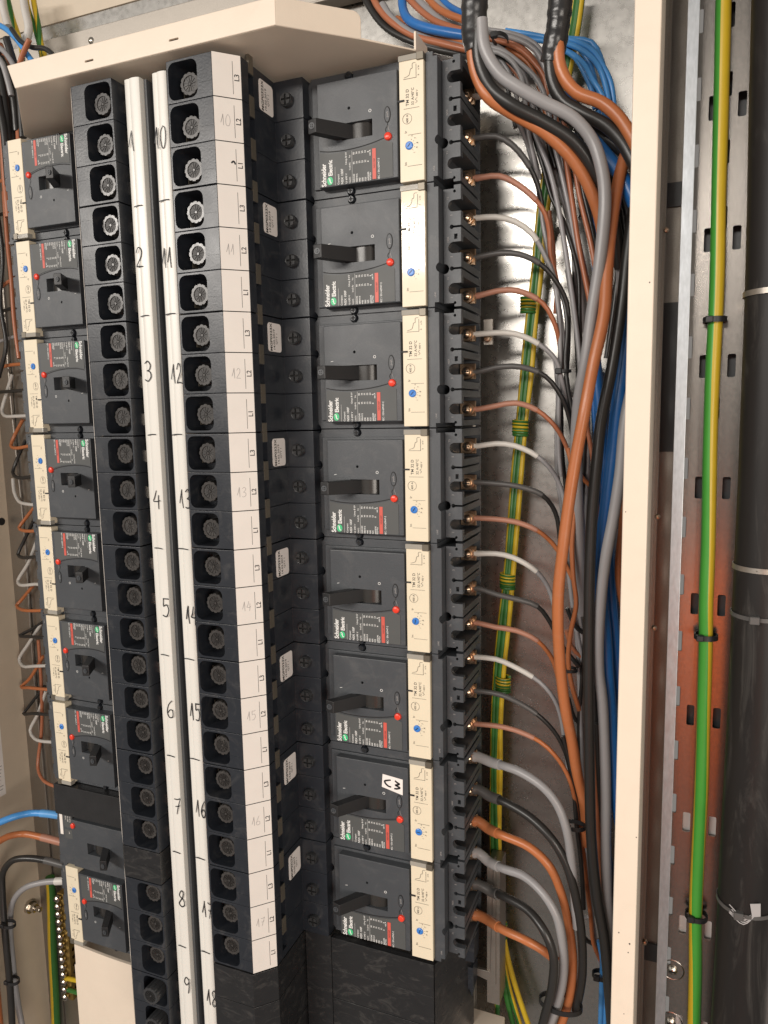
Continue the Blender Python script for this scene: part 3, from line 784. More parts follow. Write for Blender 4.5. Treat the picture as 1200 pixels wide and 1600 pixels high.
strip(-237, -220, [('1', -234.4, -64.6, 8.5, 17.5), ('2', -233.9, -165.1, 8.5, 17.5), ('3', -232.1, -267.1, 8.5, 17.5), ('4', -230.5, -386.5, 8.5, 17.5), ('5', -227.5, -492.0, 8.5, 17.5), ('6', -229.2, -594.2, 8.5, 17.5), ('7', -227.6, -695.7, 8.5, 17.5), ('8', -228.8, -796.6, 8.5, 17.5), ('9', -228.8, -893.5, 8.5, 17.5)], [(-232.5, -223, -112.3, 0.6), (-232.5, -223, -208.9, 0.6), (-232.5, -223, -317.5, 0.6), (-232.5, -223, -425.0, -0.6), (-232.5, -223, -530.7, -0.6), (-232.5, -223, -634.5, -0.6), (-232.5, -223, -737.2, -0.6), (-232.5, -223, -841.3, -0.6)], "white plastic marker strip numbered by hand from 1 to 9, nearer the beige wall")
strip(-206.6, -190.8, [('10', -205.9, -66.5, 6.4, 17.5), ('11', -204.7, -168.0, 6.4, 17.5), ('12', -201.8, -270.7, 6.4, 17.5), ('13', -200.1, -385.7, 6.4, 17.5), ('14', -200.0, -496.5, 6.4, 17.5), ('15', -201.6, -593.4, 6.4, 17.5), ('16', -201.0, -693.0, 6.4, 17.5), ('17', -199.9, -800.9, 6.4, 17.5), ('18', -200.2, -898.9, 6.4, 17.5)], [(-205, -193.5, -110.9, 0.6), (-205, -193.5, -209.1, 0.6), (-205, -193.5, -317.6, 0.6), (-205, -193.5, -424.2, -0.6), (-205, -193.5, -531.8, -0.6), (-205, -193.5, -633.2, -0.6), (-205, -193.5, -737.7, -0.6), (-205, -193.5, -839.9, -0.6)], "white marker strip numbered by hand 10 to 18, touching the labelled terminal blocks")
b = nb(); prism_z(b, [(-219.4, -60), (-216.5, -60), (-216.5, -44), (-212, -44), (-212, -58), (-207.2, -59.5), (-207.2, -30), (-219.4, -30)], -1050, -4); bevel(b, 0.3, 1)
tag(obj("channel", b, CHAN), "dark grey channel between the two white marker strips", "channel")
b = nb(); box(b, -300, -128, 31, 60, -1050, -2)
tag(obj("busbar_carrier", b, DARK), "black busbar carrier behind the terminal blocks", "busbar")

# ------------------------------------------------------------------ post, perforated plate, pipe, earth conductor
t = thing("cabinet_post", "cream painted upright post standing in front of the thick cables", "post", (202, 10, -900))
b = nb()
box(b, -9.2, 9.2, -50, 26, -150, 1060)
bevel(b, 1.2, 3); obj("front_face", b, PAINT, t)
for x, z, r_ in ((-4.2, 168, 0.55), (4.6, 160, 0.7), (3.6, 152, 0.5), (7.4, 255, 0.45), (-6.8, 520, 0.4), (6.0, 690, 0.5), (1.5, 95, 0.4)):
    b = nb(); prism_y(b, [(x + r_ * math.cos(q) * (1 + 0.4 * math.sin(3 * q + x)), z + 1.3 * r_ * math.sin(q)) for q in [i * PI / 4 for i in range(8)]], -50.06, -49.9); obj("paint_chip", b, PRINT, t, smooth=False)

plate = nb(); box(plate, 233, 340, 40, 42, -1050, 160)
c = nb()
for z in range(-1000, 160, 50):
    for x in (236.5, 258.6): prism_y(c, rrect(x, z - 2, 5.5, 18, 1.2, 3), 30, 50)
for z in range(-1000, 160, 100):
    for x in (248, 269, 318): prism_y(c, rrect(x, z + 32 - 2 * (x > 300), 6.2, 18.5, 1.4, 3), 30, 50)
plate = cut(plate, c)
t = thing("perforated_plate", "galvanised upright plate with rows of rounded slots behind the green cable", "steel plate", (286, 41, -900))
bm2 = plate
bmesh.ops.translate(bm2, vec=(-286, -41, 900), verts=bm2.verts[:]); obj("plate", bm2, PERF, t)
for z in (-815, -868):
    b = nb(); lathe_y(b, 241 - 286, z + 900, [(0, -4.0), (2.4, -3.8), (4.2, -2.4), (4.2, -1.0)], 18); box(b, 238 - 286, 244 - 286, -4.3, -3.6, z + 899.4, z + 900.6, 1); obj("plate_screw", b, [STEEL, DARK], t)
    b = nb(); lathe_y(b, 241 - 286, z + 900, [(9, -1.02), (9.6, -1.25), (10.2, -1.02)], 28); obj("embossed_ring", b, PERF, t)
b = nb(); box(b, 227.5, 236, 8, 10, -1050, 160); box(b, 227.5, 229, 10, 60, -1050, 160); bevel(b, 0.5, 2)
tag(obj("steel_edge", b, EDGE), "bright galvanised folded edge running up beside the slotted plate", "steel edge")
t = thing("door_channel", "grey recessed channel between the cream post and the bright steel edge", "channel", (222, 60, -900))
b = nb(); box(b, -20, 6, 20, 22, -150, 1060); box(b, -15, -9, -14, 20, -150, 1060); box(b, -9, -6.5, -10, -2, -150, 1060); obj("back", b, GALV2, t)
for z0, z1 in ((60, 78), (560, 690), (770, 790)):
    b = nb(); box(b, -9, 5.5, 17.5, 19.7, z0, z1); obj("dark_opening", b, CHAN, t)  # dark strips laid on, their colour stands in for shade inside openings
for z in (745, 505, 405, 100, -20):
    b = nb(); lathe_y(b, -6, z, [(0, -14), (1.8, -13.4), (2.2, -11.5), (2.2, -9.5)], 12); obj("stud", b, GOLD, t)
b = nb(); box(b, 239, 420, 52, 54, -638, 200)
tag(obj("rear_sheet", b, CHAN), "dark grey sheet seen through the upper slots of the perforated plate", "sheet")

b = nb(); box(b, 239, 420, 46, 47, -1100, -640)  # added sheet, its pale colour stands in for light behind the slots
tag(obj("rear_sheet", b, STK), "pale sheet added behind the lowest plate slots, standing in for light behind them", "sheet")

def cable_tie(label, cx, cy, cz, rx, ry, w=4.0, head=(0, 0), m=None, th=1.0, name="cable_tie", group="black cable ties", hs=1.0, steel=False):
    t = thing(name, label, "cable tie" if not steel else "clamp band", (cx, cy, cz), group)
    b = nb(); n = 28
    torus_loop(b, [Vector((rx * math.cos(2 * PI * i / n), ry * math.sin(2 * PI * i / n), 0)) for i in range(n)], w, th)
    obj("strap", b, m or HND, t)
    b = nb(); hx_, hy_ = head; box(b, hx_ - 3 * hs, hx_ + 3 * hs, hy_ - 3 * hs, hy_ + 2.0 * hs, -2.6 * hs, 2.6 * hs); bevel(b, 0.6, 1); obj("buckle", b, m or HND, t)
    return t

# big pipe
def pipe_x(z): return 294.2 - 2.2 * math.sin(z / 260.0) - 3.0 * max(0.0, (z + 250) / 250.0)
t = thing("pipe", "thick black plastic pipe with dusty streaks, upright at the edge", "pipe", (296, 5, -900))
b = nb(); tube(b, [Vector((pipe_x(z) - 296, 0, z + 900)) for z in range(160, -1080, -25)], 21.5, 36, lambda q: 1 + 0.006 * math.sin(q * 40))
obj("tube", b, PIPE, t)
b = nb()
for i in range(5): stroke(b, [(-14 + random.uniform(-1, 1), 195 + random.uniform(-4, 5)), (-4, 190 - i * 1.5), (5, 195 + random.uniform(-2, 6))], 0.8, -22.5)
prism_y(b, [(2, 192), (8, 194), (7.5, 205), (0, 203)], -22.6, -22.2); obj("tape_remnant", b, SLV['clear'], t)

CABLES = [
{"label": "grey wire from the upper terminal of the topmost breaker, level with handwritten 10", "col": "grey", "r": 2.2, "pts": [[46.0, 62.0, -18.5], [52.0, 62.5, -18.8], [61.4, 63.0, -19.6], [74.3, 65.5, -25.1], [84.7, 74.0, -38.5], [92.4, 82.5, -57.3], [99.0, 86.0, -79.4]], "group": "wires from the breakers beside the thick cables", "sleeve": ["grey", 40, 1.22], "name": "wire", "cat": "wire", "n": 12, "ring": 1},
{"label": "black wire from the middle terminal of the topmost breaker, level with handwritten 10", "col": "black", "r": 2.2, "pts": [[46.0, 62.0, -53.5], [52.0, 62.5, -53.8], [69.1, 63.0, -55.1], [83.4, 64.0, -63.4], [98.5, 70.0, -83.9], [105.3, 78.0, -103.7], [109.1, 84.0, -127.9], [113.8, 86.0, -159.3]], "group": "wires from the breakers beside the thick cables", "sleeve": ["black", 62, 1.22], "name": "wire", "cat": "wire", "n": 12, "ring": 1},
{"label": "brown wire from the lower terminal of the topmost breaker, level with handwritten 10", "col": "brown", "r": 2.2, "pts": [[46.0, 62.0, -88.5], [52.0, 62.5, -88.8], [72.0, 63.0, -89.6], [90.6, 63.7, -98.4], [105.1, 66.6, -113.2], [112.5, 71.1, -125.6], [115.1, 76.9, -138.6], [116.9, 81.4, -160.4], [120.2, 84.6, -183.1], [120.3, 86.0, -211.8]], "group": "wires from the breakers beside the thick cables", "sleeve": ["brown", 62, 1.22], "name": "wire", "cat": "wire", "n": 12, "ring": 1},
{"label": "grey wire from the upper terminal of the second breaker, level with handwritten 11", "col": "grey", "r": 2.2, "pts": [[46.0, 62.0, -123.5], [52.0, 62.5, -123.8], [69.1, 63.0, -124.9], [86.7, 63.8, -131.1], [102.2, 68.0, -142.5], [112.9, 74.0, -161.4], [119.7, 80.0, -183.7], [125.2, 84.3, -212.3], [130.2, 86.0, -253.3]], "group": "wires from the breakers beside the thick cables", "sleeve": ["grey", 62, 1.22], "name": "wire", "cat": "wire", "n": 12, "ring": 1},
{"label": "black wire from the middle terminal of the second breaker, level with handwritten 11", "col": "black", "r": 2.2, "pts": [[46.0, 62.0, -158.5], [52.0, 62.5, -158.8], [69.2, 63.0, -157.1], [89.8, 63.8, -160.0], [109.4, 68.0, -168.9], [121.8, 74.0, -184.8], [131.0, 80.0, -204.6], [132.6, 84.3, -236.0], [130.5, 86.0, -277.0]], "group": "wires from the breakers beside the thick cables", "sleeve": ["black", 62, 1.22], "name": "wire", "cat": "wire", "n": 12, "ring": 1},
{"label": "brown wire from the lower terminal of the second breaker, level with handwritten 11", "col": "brown", "r": 2.2, "pts": [[46.0, 62.0, -193.5], [52.0, 62.5, -193.8], [69.2, 63.0, -190.8], [89.9, 64.0, -192.3], [111.1, 70.0, -204.5], [121.7, 78.0, -223.2], [125.6, 84.0, -241.5], [126.8, 86.0, -265.0]], "group": "wires from the breakers beside the thick cables", "sleeve": ["brown", 62, 1.22], "name": "wire", "cat": "wire", "n": 12, "ring": 1},
{"label": "grey wire from the upper terminal of the third breaker, level with handwritten 12", "col": "grey", "r": 2.2, "pts": [[46.0, 62.0, -228.5], [52.0, 62.5, -228.8], [69.3, 63.0, -228.5], [87.1, 63.8, -230.7], [108.3, 68.0, -240.1], [122.7, 74.0, -254.9], [129.0, 80.0, -277.1], [134.7, 84.3, -306.9], [139.0, 86.0, -337.0]], "group": "wires from the breakers beside the thick cables", "sleeve": ["grey", 62, 1.22], "name": "wire", "cat": "wire", "n": 12, "ring": 1},
{"label": "black wire from the middle terminal of the third breaker, level with handwritten 12", "col": "black", "r": 2.2, "pts": [[46.0, 62.0, -263.5], [52.0, 62.5, -263.8], [69.3, 63.0, -260.3], [93.3, 63.8, -260.6], [114.4, 68.0, -270.0], [128.9, 74.0, -290.2], [137.2, 80.0, -315.8], [141.2, 84.3, -349.0], [144.4, 86.0, -379.5]], "group": "wires from the breakers beside the thick cables", "sleeve": ["black", 62, 1.22], "name": "wire", "cat": "wire", "n": 12, "ring": 1},
{"label": "brown wire from the lower terminal of the third breaker, level with handwritten 12", "col": "brown", "r": 2.2, "pts": [[46.0, 62.0, -298.5], [52.0, 62.5, -298.8], [69.4, 63.0, -296.0], [87.4, 63.8, -294.6], [107.6, 68.0, -300.9], [123.4, 74.0, -315.5], [132.7, 80.0, -333.7], [139.6, 84.3, -361.1], [139.9, 86.0, -398.1]], "group": "wires from the breakers beside the thick cables", "sleeve": ["brown", 62, 1.22], "name": "wire", "cat": "wire", "n": 12, "ring": 1},
{"label": "grey wire from the upper terminal of the fourth breaker, level with handwritten 13", "col": "grey", "r": 2.2, "pts": [[46.0, 62.0, -333.5], [52.0, 62.5, -333.8], [69.4, 63.0, -331.6], [87.6, 64.0, -334.1], [107.6, 70.0, -343.4], [122.1, 78.0, -362.0], [129.9, 84.0, -385.8], [131.2, 86.0, -417.0]], "group": "wires from the breakers beside the thick cables", "sleeve": ["grey", 62, 1.22], "name": "wire", "cat": "wire", "n": 12, "ring": 1},
{"label": "black wire from the middle terminal of the fourth breaker, level with handwritten 13", "col": "black", "r": 2.2, "pts": [[46.0, 62.0, -368.5], [52.0, 62.5, -368.8], [72.6, 63.0, -370.0], [90.8, 64.0, -372.3], [112.2, 70.0, -379.7], [122.5, 78.0, -397.6], [126.7, 84.0, -420.0], [127.9, 86.0, -448.6]], "group": "wires from the breakers beside the thick cables", "sleeve": ["black", 62, 1.22], "name": "wire", "cat": "wire", "n": 12, "ring": 1},
{"label": "brown wire from the lower terminal of the fourth breaker, level with handwritten 13", "col": "orange", "r": 2.2, "pts": [[46.0, 62.0, -403.5], [52.0, 62.5, -403.8], [69.5, 63.0, -404.2], [87.9, 64.0, -406.8], [107.0, 70.0, -414.3], [120.4, 78.0, -427.5], [129.4, 84.0, -441.9], [139.7, 86.0, -463.7]], "group": "wires from the breakers beside the thick cables", "sleeve": ["brown", 62, 1.22], "name": "wire", "cat": "wire", "n": 12, "ring": 1},
{"label": "grey wire from the upper terminal of the fifth breaker, level with handwritten 14", "col": "grey", "r": 2.2, "pts": [[46.0, 62.0, -438.5], [52.0, 62.5, -438.8], [69.5, 63.0, -438.1], [86.2, 64.0, -441.1], [107.4, 70.0, -454.9], [117.2, 78.0, -471.7], [122.6, 84.0, -493.2], [125.1, 86.0, -519.4]], "group": "wires from the breakers beside the thick cables", "sleeve": ["grey", 62, 1.22], "name": "wire", "cat": "wire", "n": 12, "ring": 1},
{"label": "black wire from the middle terminal of the fifth breaker, level with handwritten 14", "col": "black", "r": 2.2, "pts": [[46.0, 62.0, -473.5], [52.0, 62.5, -473.8], [72.8, 63.0, -479.2], [88.3, 64.0, -482.0], [108.9, 70.0, -490.2], [121.3, 78.0, -507.8], [129.2, 84.0, -528.2], [147.1, 86.0, -551.0]], "group": "wires from the breakers beside the thick cables", "sleeve": ["black", 62, 1.22], "name": "wire", "cat": "wire", "n": 12, "ring": 1},
{"label": "brown wire from the lower terminal of the fifth breaker, level with handwritten 14", "col": "orange", "r": 2.2, "pts": [[46.0, 62.0, -508.5], [52.0, 62.5, -508.8], [69.6, 63.0, -511.6], [88.4, 64.0, -513.4], [109.2, 70.0, -523.4], [121.6, 78.0, -542.1], [125.9, 84.0, -561.3], [130.3, 86.0, -587.9]], "group": "wires from the breakers beside the thick cables", "sleeve": ["brown", 62, 1.22], "name": "wire", "cat": "wire", "n": 12, "ring": 1},
{"label": "grey wire from the upper terminal of the sixth breaker, level with handwritten 15", "col": "grey", "r": 2.2, "pts": [[46.0, 62.0, -543.5], [52.0, 62.5, -543.8], [69.7, 63.0, -544.2], [85.5, 63.6, -549.2], [111.6, 65.5, -563.1], [125.9, 69.2, -580.2], [132.9, 74.0, -602.7], [135.0, 78.8, -627.5], [138.6, 82.5, -655.5], [143.7, 84.8, -682.9], [150.9, 86.0, -716.4]], "group": "wires from the breakers beside the thick cables", "sleeve": ["grey", 62, 1.22], "name": "wire", "cat": "wire", "n": 12, "ring": 1},
{"label": "black wire from the middle terminal of the sixth breaker, level with handwritten 15", "col": "black", "r": 2.2, "pts": [[46.0, 62.0, -578.5], [52.0, 62.5, -578.8], [73.0, 63.0, -580.1], [88.8, 63.7, -584.9], [109.2, 66.6, -595.8], [125.4, 71.1, -613.8], [135.4, 76.9, -634.7], [141.9, 81.4, -661.2], [148.4, 84.6, -702.4], [150.7, 86.0, -744.1]], "group": "wires from the breakers beside the thick cables", "sleeve": ["black", 62, 1.22], "name": "wire", "cat": "wire", "n": 12, "ring": 1},
{"label": "brown wire from the lower terminal of the sixth breaker, level with handwritten 15", "col": "orange", "r": 2.2, "pts": [[46.0, 62.0, -613.5], [52.0, 62.5, -613.8], [69.8, 63.0, -613.3], [89.0, 63.5, -616.0], [113.0, 63.9, -623.2], [127.1, 66.2, -636.5], [138.6, 68.9, -654.4], [145.3, 72.2, -680.9], [149.6, 75.8, -708.3], [154.7, 79.1, -741.3], [158.6, 81.8, -772.5], [162.1, 84.2, -810.4], [165.7, 85.1, -842.1], [175.5, 86.0, -863.6]], "group": "wires from the breakers beside the thick cables", "sleeve": ["brown", 62, 1.22], "name": "wire", "cat": "wire", "n": 12, "ring": 1},
{"label": "grey thick cable from the upper terminal of the seventh breaker, level with handwritten 16", "col": "grey", "r": 4.3, "pts": [[46.0, 62.0, -648.5], [52.0, 62.5, -648.8], [65.9, 60.0, -651.1], [80.7, 52.5, -649.8], [99.2, 45.5, -648.7], [121.9, 39.2, -657.3], [135.7, 37.0, -673.0], [143.2, 36.5, -693.8], [148.0, 39.0, -723.5], [151.9, 40.0, -756.2], [154.9, 40.0, -795.4]], "group": "wires from the breakers beside the thick cables", "sleeve": ["clear", 30, 1.22], "name": "thick_cable", "cat": "cable", "n": 12, "ring": 1},
{"label": "black thick cable from the middle terminal of the seventh breaker, level with handwritten 16", "col": "black", "r": 4.3, "pts": [[46.0, 62.0, -683.5], [52.0, 62.5, -683.8], [64.0, 60.0, -687.7], [82.0, 52.5, -687.3], [108.8, 45.5, -693.2], [130.9, 39.2, -709.0], [143.6, 37.0, -729.9], [151.8, 36.5, -757.2], [158.6, 39.0, -793.7], [160.4, 40.0, -841.2], [155.0, 40.0, -884.0]], "group": "wires from the breakers beside the thick cables", "sleeve": ["black", 30, 1.22], "name": "thick_cable", "cat": "cable", "n": 12, "ring": 1},
{"label": "brown thick cable from the lower terminal of the seventh breaker, level with handwritten 16", "col": "orange", "r": 4.3, "pts": [[46.0, 62.0, -718.5], [52.0, 62.5, -718.8], [62.0, 60.0, -722.8], [79.6, 49.5, -720.2], [106.4, 43.0, -723.7], [126.1, 41.0, -737.5], [136.9, 44.0, -762.3], [145.5, 47.0, -796.0], [151.3, 44.0, -833.2], [148.9, 39.0, -871.3], [138.7, 36.0, -910.2]], "group": "wires from the breakers beside the thick cables", "sleeve": ["orange", 30, 1.22], "name": "thick_cable", "cat": "cable", "n": 12, "ring": 1},
{"label": "grey thick cable from the upper terminal of the lowest breaker, level with handwritten 17", "col": "grey", "r": 4.3, "pts": [[46.0, 62.0, -753.5], [52.0, 62.5, -753.8], [62.0, 60.0, -758.6], [79.6, 50.0, -756.3], [104.0, 40.5, -754.4], [124.2, 31.8, -761.5], [137.1, 28.0, -778.3], [143.1, 26.5, -805.6], [143.8, 29.0, -840.9], [136.8, 30.0, -878.0], [126.0, 30.0, -912.7]], "group": "wires from the breakers beside the thick cables", "sleeve": ["clear", 30, 1.22], "name": "thick_cable", "cat": "cable", "n": 12, "ring": 1},
{"label": "black thick cable from the middle terminal of the lowest breaker, level with handwritten 17", "col": "black", "r": 4.3, "pts": [[46.0, 62.0, -788.5], [52.0, 62.5, -788.8], [67.4, 60.0, -792.2], [83.9, 45.7, -784.5], [108.7, 33.1, -783.7], [126.0, 23.1, -792.5], [134.8, 18.9, -812.3], [134.9, 20.3, -846.8], [127.1, 22.0, -884.7], [122.4, 22.0, -910.4]], "group": "wires from the breakers beside the thick cables", "sleeve": ["black", 30, 1.22], "name": "thick_cable", "cat": "cable", "n": 12, "ring": 1},
{"label": "brown thick cable from the lower terminal of the lowest breaker, level with handwritten 17", "col": "orange", "r": 4.3, "pts": [[46.0, 62.0, -823.5], [52.0, 62.5, -823.8], [62.0, 60.0, -824.4], [80.7, 45.5, -820.1], [101.9, 37.0, -818.2], [120.5, 39.0, -827.0], [136.0, 40.0, -835.9]], "group": "wires from the breakers beside the thick cables", "sleeve": ["orange", 30, 1.22], "name": "thick_cable", "cat": "cable", "n": 12, "ring": 1},
{"label": "pale grey wire arching out of the first black taped bundle", "col": "grey", "r": 2.3, "pts": [[50.2, 84.0, 46.4], [66.2, 84.6, 40.3], [84.9, 85.1, 32.1], [98.8, 85.7, 21.6], [107.3, 86.9, 8.6], [114.1, 88.6, -13.6], [117.6, 90.3, -40.8], [120.0, 92.0, -68.3]], "group": "vertical wires behind the thick cables", "sleeve": None, "name": "wire", "cat": "wire", "n": 12},
{"label": "brown wire bending down beside the pale grey arch", "col": "brown", "r": 2.2, "pts": [[51.2, 80.0, 37.9], [69.3, 81.7, 32.5], [88.3, 83.3, 21.5], [99.0, 85.0, 9.4], [106.3, 86.7, -2.6], [111.4, 88.3, -21.4], [117.7, 90.0, -46.5], [127.1, 90.7, -72.5], [132.1, 91.3, -103.5], [137.0, 92.0, -134.8], [144.3, 92.7, -166.6], [151.7, 93.3, -201.5], [158.6, 94.0, -236.6]], "group": "vertical wires behind the thick cables", "sleeve": None, "name": "wire", "cat": "wire", "n": 12},
{"label": "grey wire under the brown arch going down to the orange cable", "col": "grey", "r": 2.2, "pts": [[53.5, 78.0, 31.2], [74.0, 79.1, 21.3], [89.0, 80.2, 8.2], [99.8, 81.3, -1.4], [107.2, 82.4, -15.2], [111.8, 83.5, -34.1], [117.7, 84.4, -63.7], [123.5, 85.1, -84.7], [130.1, 85.8, -116.4], [138.1, 86.5, -158.7], [142.5, 87.3, -193.6], [144.8, 88.0, -230.5]], "group": "vertical wires behind the thick cables", "sleeve": None, "name": "wire", "cat": "wire", "n": 12},
{"label": "grey wire in a tight inner loop below the cable tie", "col": "grey", "r": 2.2, "pts": [[57.0, 76.0, 24.3], [68.1, 76.6, 21.4], [80.9, 77.1, 11.1], [88.4, 77.7, -3.0], [91.9, 78.3, -19.1], [94.2, 78.9, -46.6], [99.5, 79.4, -70.9], [104.9, 80.0, -103.1], [111.0, 80.6, -143.0], [119.5, 81.1, -183.5], [124.6, 81.7, -221.3], [125.5, 82.3, -259.2], [124.8, 82.9, -300.7], [124.5, 83.4, -336.9], [127.2, 84.0, -364.3]], "group": "vertical wires behind the thick cables", "sleeve": None, "name": "wire", "cat": "wire", "n": 12},
{"label": "long grey wire crossing in front of the striped bundle", "col": "grey", "r": 2.3, "pts": [[87.8, 84.0, -21.8], [101.2, 82.3, -53.6], [113.3, 80.6, -82.4], [121.4, 78.9, -112.6], [128.3, 78.0, -149.8], [134.5, 78.0, -185.2], [140.1, 78.0, -219.8], [145.4, 78.0, -266.1]], "group": "vertical wires behind the thick cables", "sleeve": None, "name": "wire", "cat": "wire", "n": 12},
{"label": "brown wire running straight down left of the thick grey cable", "col": "brown", "r": 2.4, "pts": [[113.7, 92.0, -25.9], [124.9, 89.1, -61.6], [130.9, 86.3, -93.6], [135.7, 83.4, -122.6], [141.4, 82.3, -154.2], [148.1, 82.9, -185.6], [154.8, 83.4, -220.1], [159.9, 84.0, -254.8]], "group": "vertical wires behind the thick cables", "sleeve": None, "name": "wire", "cat": "wire", "n": 12},
{"label": "second brown wire hugging the thick grey cable", "col": "brown", "r": 2.4, "pts": [[124.2, 92.0, -41.3], [134.1, 90.0, -76.4], [140.0, 88.0, -107.6], [145.1, 86.0, -128.6], [150.5, 86.0, -148.7], [156.6, 86.0, -175.1], [161.6, 86.0, -203.2]], "group": "vertical wires behind the thick cables", "sleeve": None, "name": "wire", "cat": "wire", "n": 12},
{"label": "black wire between the two straight brown wires", "col": "black", "r": 2.2, "pts": [[121.4, 92.0, -40.9], [136.3, 91.2, -77.4], [144.2, 90.4, -109.7], [151.6, 90.0, -139.6], [155.9, 90.0, -159.7], [158.7, 90.0, -191.0]], "group": "vertical wires behind the thick cables", "sleeve": None, "name": "wire", "cat": "wire", "n": 12},
{"label": "black wire slanting past the striped bundle", "col": "black", "r": 2.0, "pts": [[90.4, 86.0, -27.0], [99.5, 85.6, -54.5], [107.9, 85.1, -80.9], [115.8, 84.7, -108.8], [126.0, 84.2, -129.7], [134.3, 84.0, -153.1], [140.4, 84.0, -179.1], [142.8, 84.0, -219.3], [144.5, 84.0, -254.1], [147.3, 84.0, -289.3]], "group": "vertical wires behind the thick cables", "sleeve": None, "name": "wire", "cat": "wire", "n": 12},
{"label": "slim black wire running beside the grey pair to the tie", "col": "black", "r": 2.2, "pts": [[116.3, 86.0, -171.0], [122.6, 84.3, -186.2], [128.3, 82.6, -201.2], [131.7, 80.9, -224.7], [131.1, 80.0, -256.7], [132.6, 80.0, -277.2], [137.0, 80.0, -300.9], [142.5, 80.0, -318.8]], "group": "vertical wires behind the thick cables", "sleeve": None, "name": "wire", "cat": "wire", "n": 12},
{"label": "grey wire standing straight below the small tie", "col": "grey", "r": 2.3, "pts": [[129.7, 90.0, -171.5], [132.9, 90.0, -189.0], [137.9, 90.0, -212.5], [139.8, 90.4, -230.0], [142.4, 91.2, -253.5], [145.1, 92.0, -283.2]], "group": "vertical wires behind the thick cables", "sleeve": None, "name": "wire", "cat": "wire", "n": 12},
{"label": "pale grey straight wire beside the striped bundle", "col": "grey", "r": 2.3, "pts": [[120.1, 90.0, -252.6], [122.9, 90.5, -288.6], [122.0, 91.0, -325.0], [123.6, 91.5, -365.0], [127.6, 92.0, -399.2], [133.0, 92.0, -436.8], [137.2, 92.0, -474.8], [142.7, 92.0, -513.0], [150.6, 92.0, -551.3]], "group": "vertical wires behind the thick cables", "sleeve": None, "name": "wire", "cat": "wire", "n": 12},
{"label": "black straight wire beside the pale straight wire", "col": "black", "r": 2.0, "pts": [[122.3, 92.0, -264.5], [125.6, 93.0, -300.7], [126.6, 94.0, -337.4], [129.5, 94.0, -374.4], [134.8, 94.0, -411.8]], "group": "vertical wires behind the thick cables", "sleeve": None, "name": "wire", "cat": "wire", "n": 12},
{"label": "slim orange wire bowing out under the thick orange cable", "col": "orange", "r": 2.3, "pts": [[137.3, 60.0, -335.7], [142.2, 60.4, -362.1], [143.2, 60.9, -395.3], [141.3, 61.3, -424.9], [142.8, 61.8, -455.2], [145.5, 62.4, -482.8], [141.6, 63.3, -508.2], [138.9, 64.2, -537.0], [142.7, 65.1, -562.3], [150.2, 66.0, -587.3]], "group": "vertical wires behind the thick cables", "sleeve": None, "name": "wire", "cat": "wire", "n": 12},
{"label": "brown wire looping behind the thick grey cables", "col": "brown", "r": 2.2, "pts": [[134.6, 84.0, -514.7], [138.5, 88.0, -530.4], [148.0, 92.0, -542.4], [158.0, 96.0, -545.2]], "group": "vertical wires behind the thick cables", "sleeve": None, "name": "wire", "cat": "wire", "n": 12},
{"label": "black wire looping behind the orange cable", "col": "black", "r": 2.2, "pts": [[134.9, 84.0, -492.2], [141.3, 88.0, -508.8], [148.9, 92.0, -517.6], [159.4, 96.0, -520.3]], "group": "vertical wires behind the thick cables", "sleeve": None, "name": "wire", "cat": "wire", "n": 12},
{"label": "dark wire crossing near the lower tie", "col": "black", "r": 2.0, "pts": [[137.4, 84.0, -582.9], [142.5, 89.3, -604.2], [147.7, 93.3, -612.4], [159.3, 96.0, -616.5]], "group": "vertical wires behind the thick cables", "sleeve": None, "name": "wire", "cat": "wire", "n": 12},
{"label": "orange wire emerging by the top of the thick grey cable", "col": "orange", "r": 2.2, "pts": [[144.4, 84.0, -361.0], [149.7, 90.0, -368.8], [157.1, 94.0, -375.8]], "group": "vertical wires behind the thick cables", "sleeve": None, "name": "wire", "cat": "wire", "n": 12},
{"label": "slim black loop at the bottom by the blue wires", "col": "black", "r": 2.3, "pts": [[152.8, 90.0, -823.9], [156.0, 92.7, -843.0], [163.6, 94.0, -848.4], [173.0, 94.0, -841.5]], "group": "vertical wires behind the thick cables", "sleeve": None, "name": "wire", "cat": "wire", "n": 12},
{"label": "slim grey loop above the black loop at the bottom", "col": "grey", "r": 2.0, "pts": [[152.0, 96.0, -823.2], [159.5, 98.0, -822.7], [168.9, 98.0, -813.1]], "group": "vertical wires behind the thick cables", "sleeve": None, "name": "wire", "cat": "wire", "n": 12},
{"label": "grey loop behind the thick cable at mid height", "col": "grey", "r": 2.2, "pts": [[132.8, 96.0, -285.8], [138.6, 97.3, -287.7], [143.2, 98.0, -283.0], [145.4, 98.0, -271.1]], "group": "vertical wires behind the thick cables", "sleeve": None, "name": "wire", "cat": "wire", "n": 12},
{"label": "black wire curving nearest the post behind the orange cable", "col": "black", "r": 3.2, "pts": [[155.3, 70.0, -74.6], [167.5, 70.8, -95.1], [178.8, 71.6, -130.3], [183.6, 72.4, -179.2], [178.6, 73.2, -222.7], [172.8, 74.0, -261.6]], "group": "wires packed behind the thick cables", "sleeve": None, "name": "wire", "cat": "wire", "n": 12},
{"label": "black wire inside the curve of its neighbour near the post", "col": "black", "r": 2.8, "pts": [[152.0, 76.0, -77.6], [164.9, 76.8, -100.6], [173.1, 77.6, -133.7], [177.0, 78.4, -166.6], [174.6, 79.2, -210.6], [167.7, 80.0, -255.4]], "group": "wires packed behind the thick cables", "sleeve": None, "name": "wire", "cat": "wire", "n": 12},
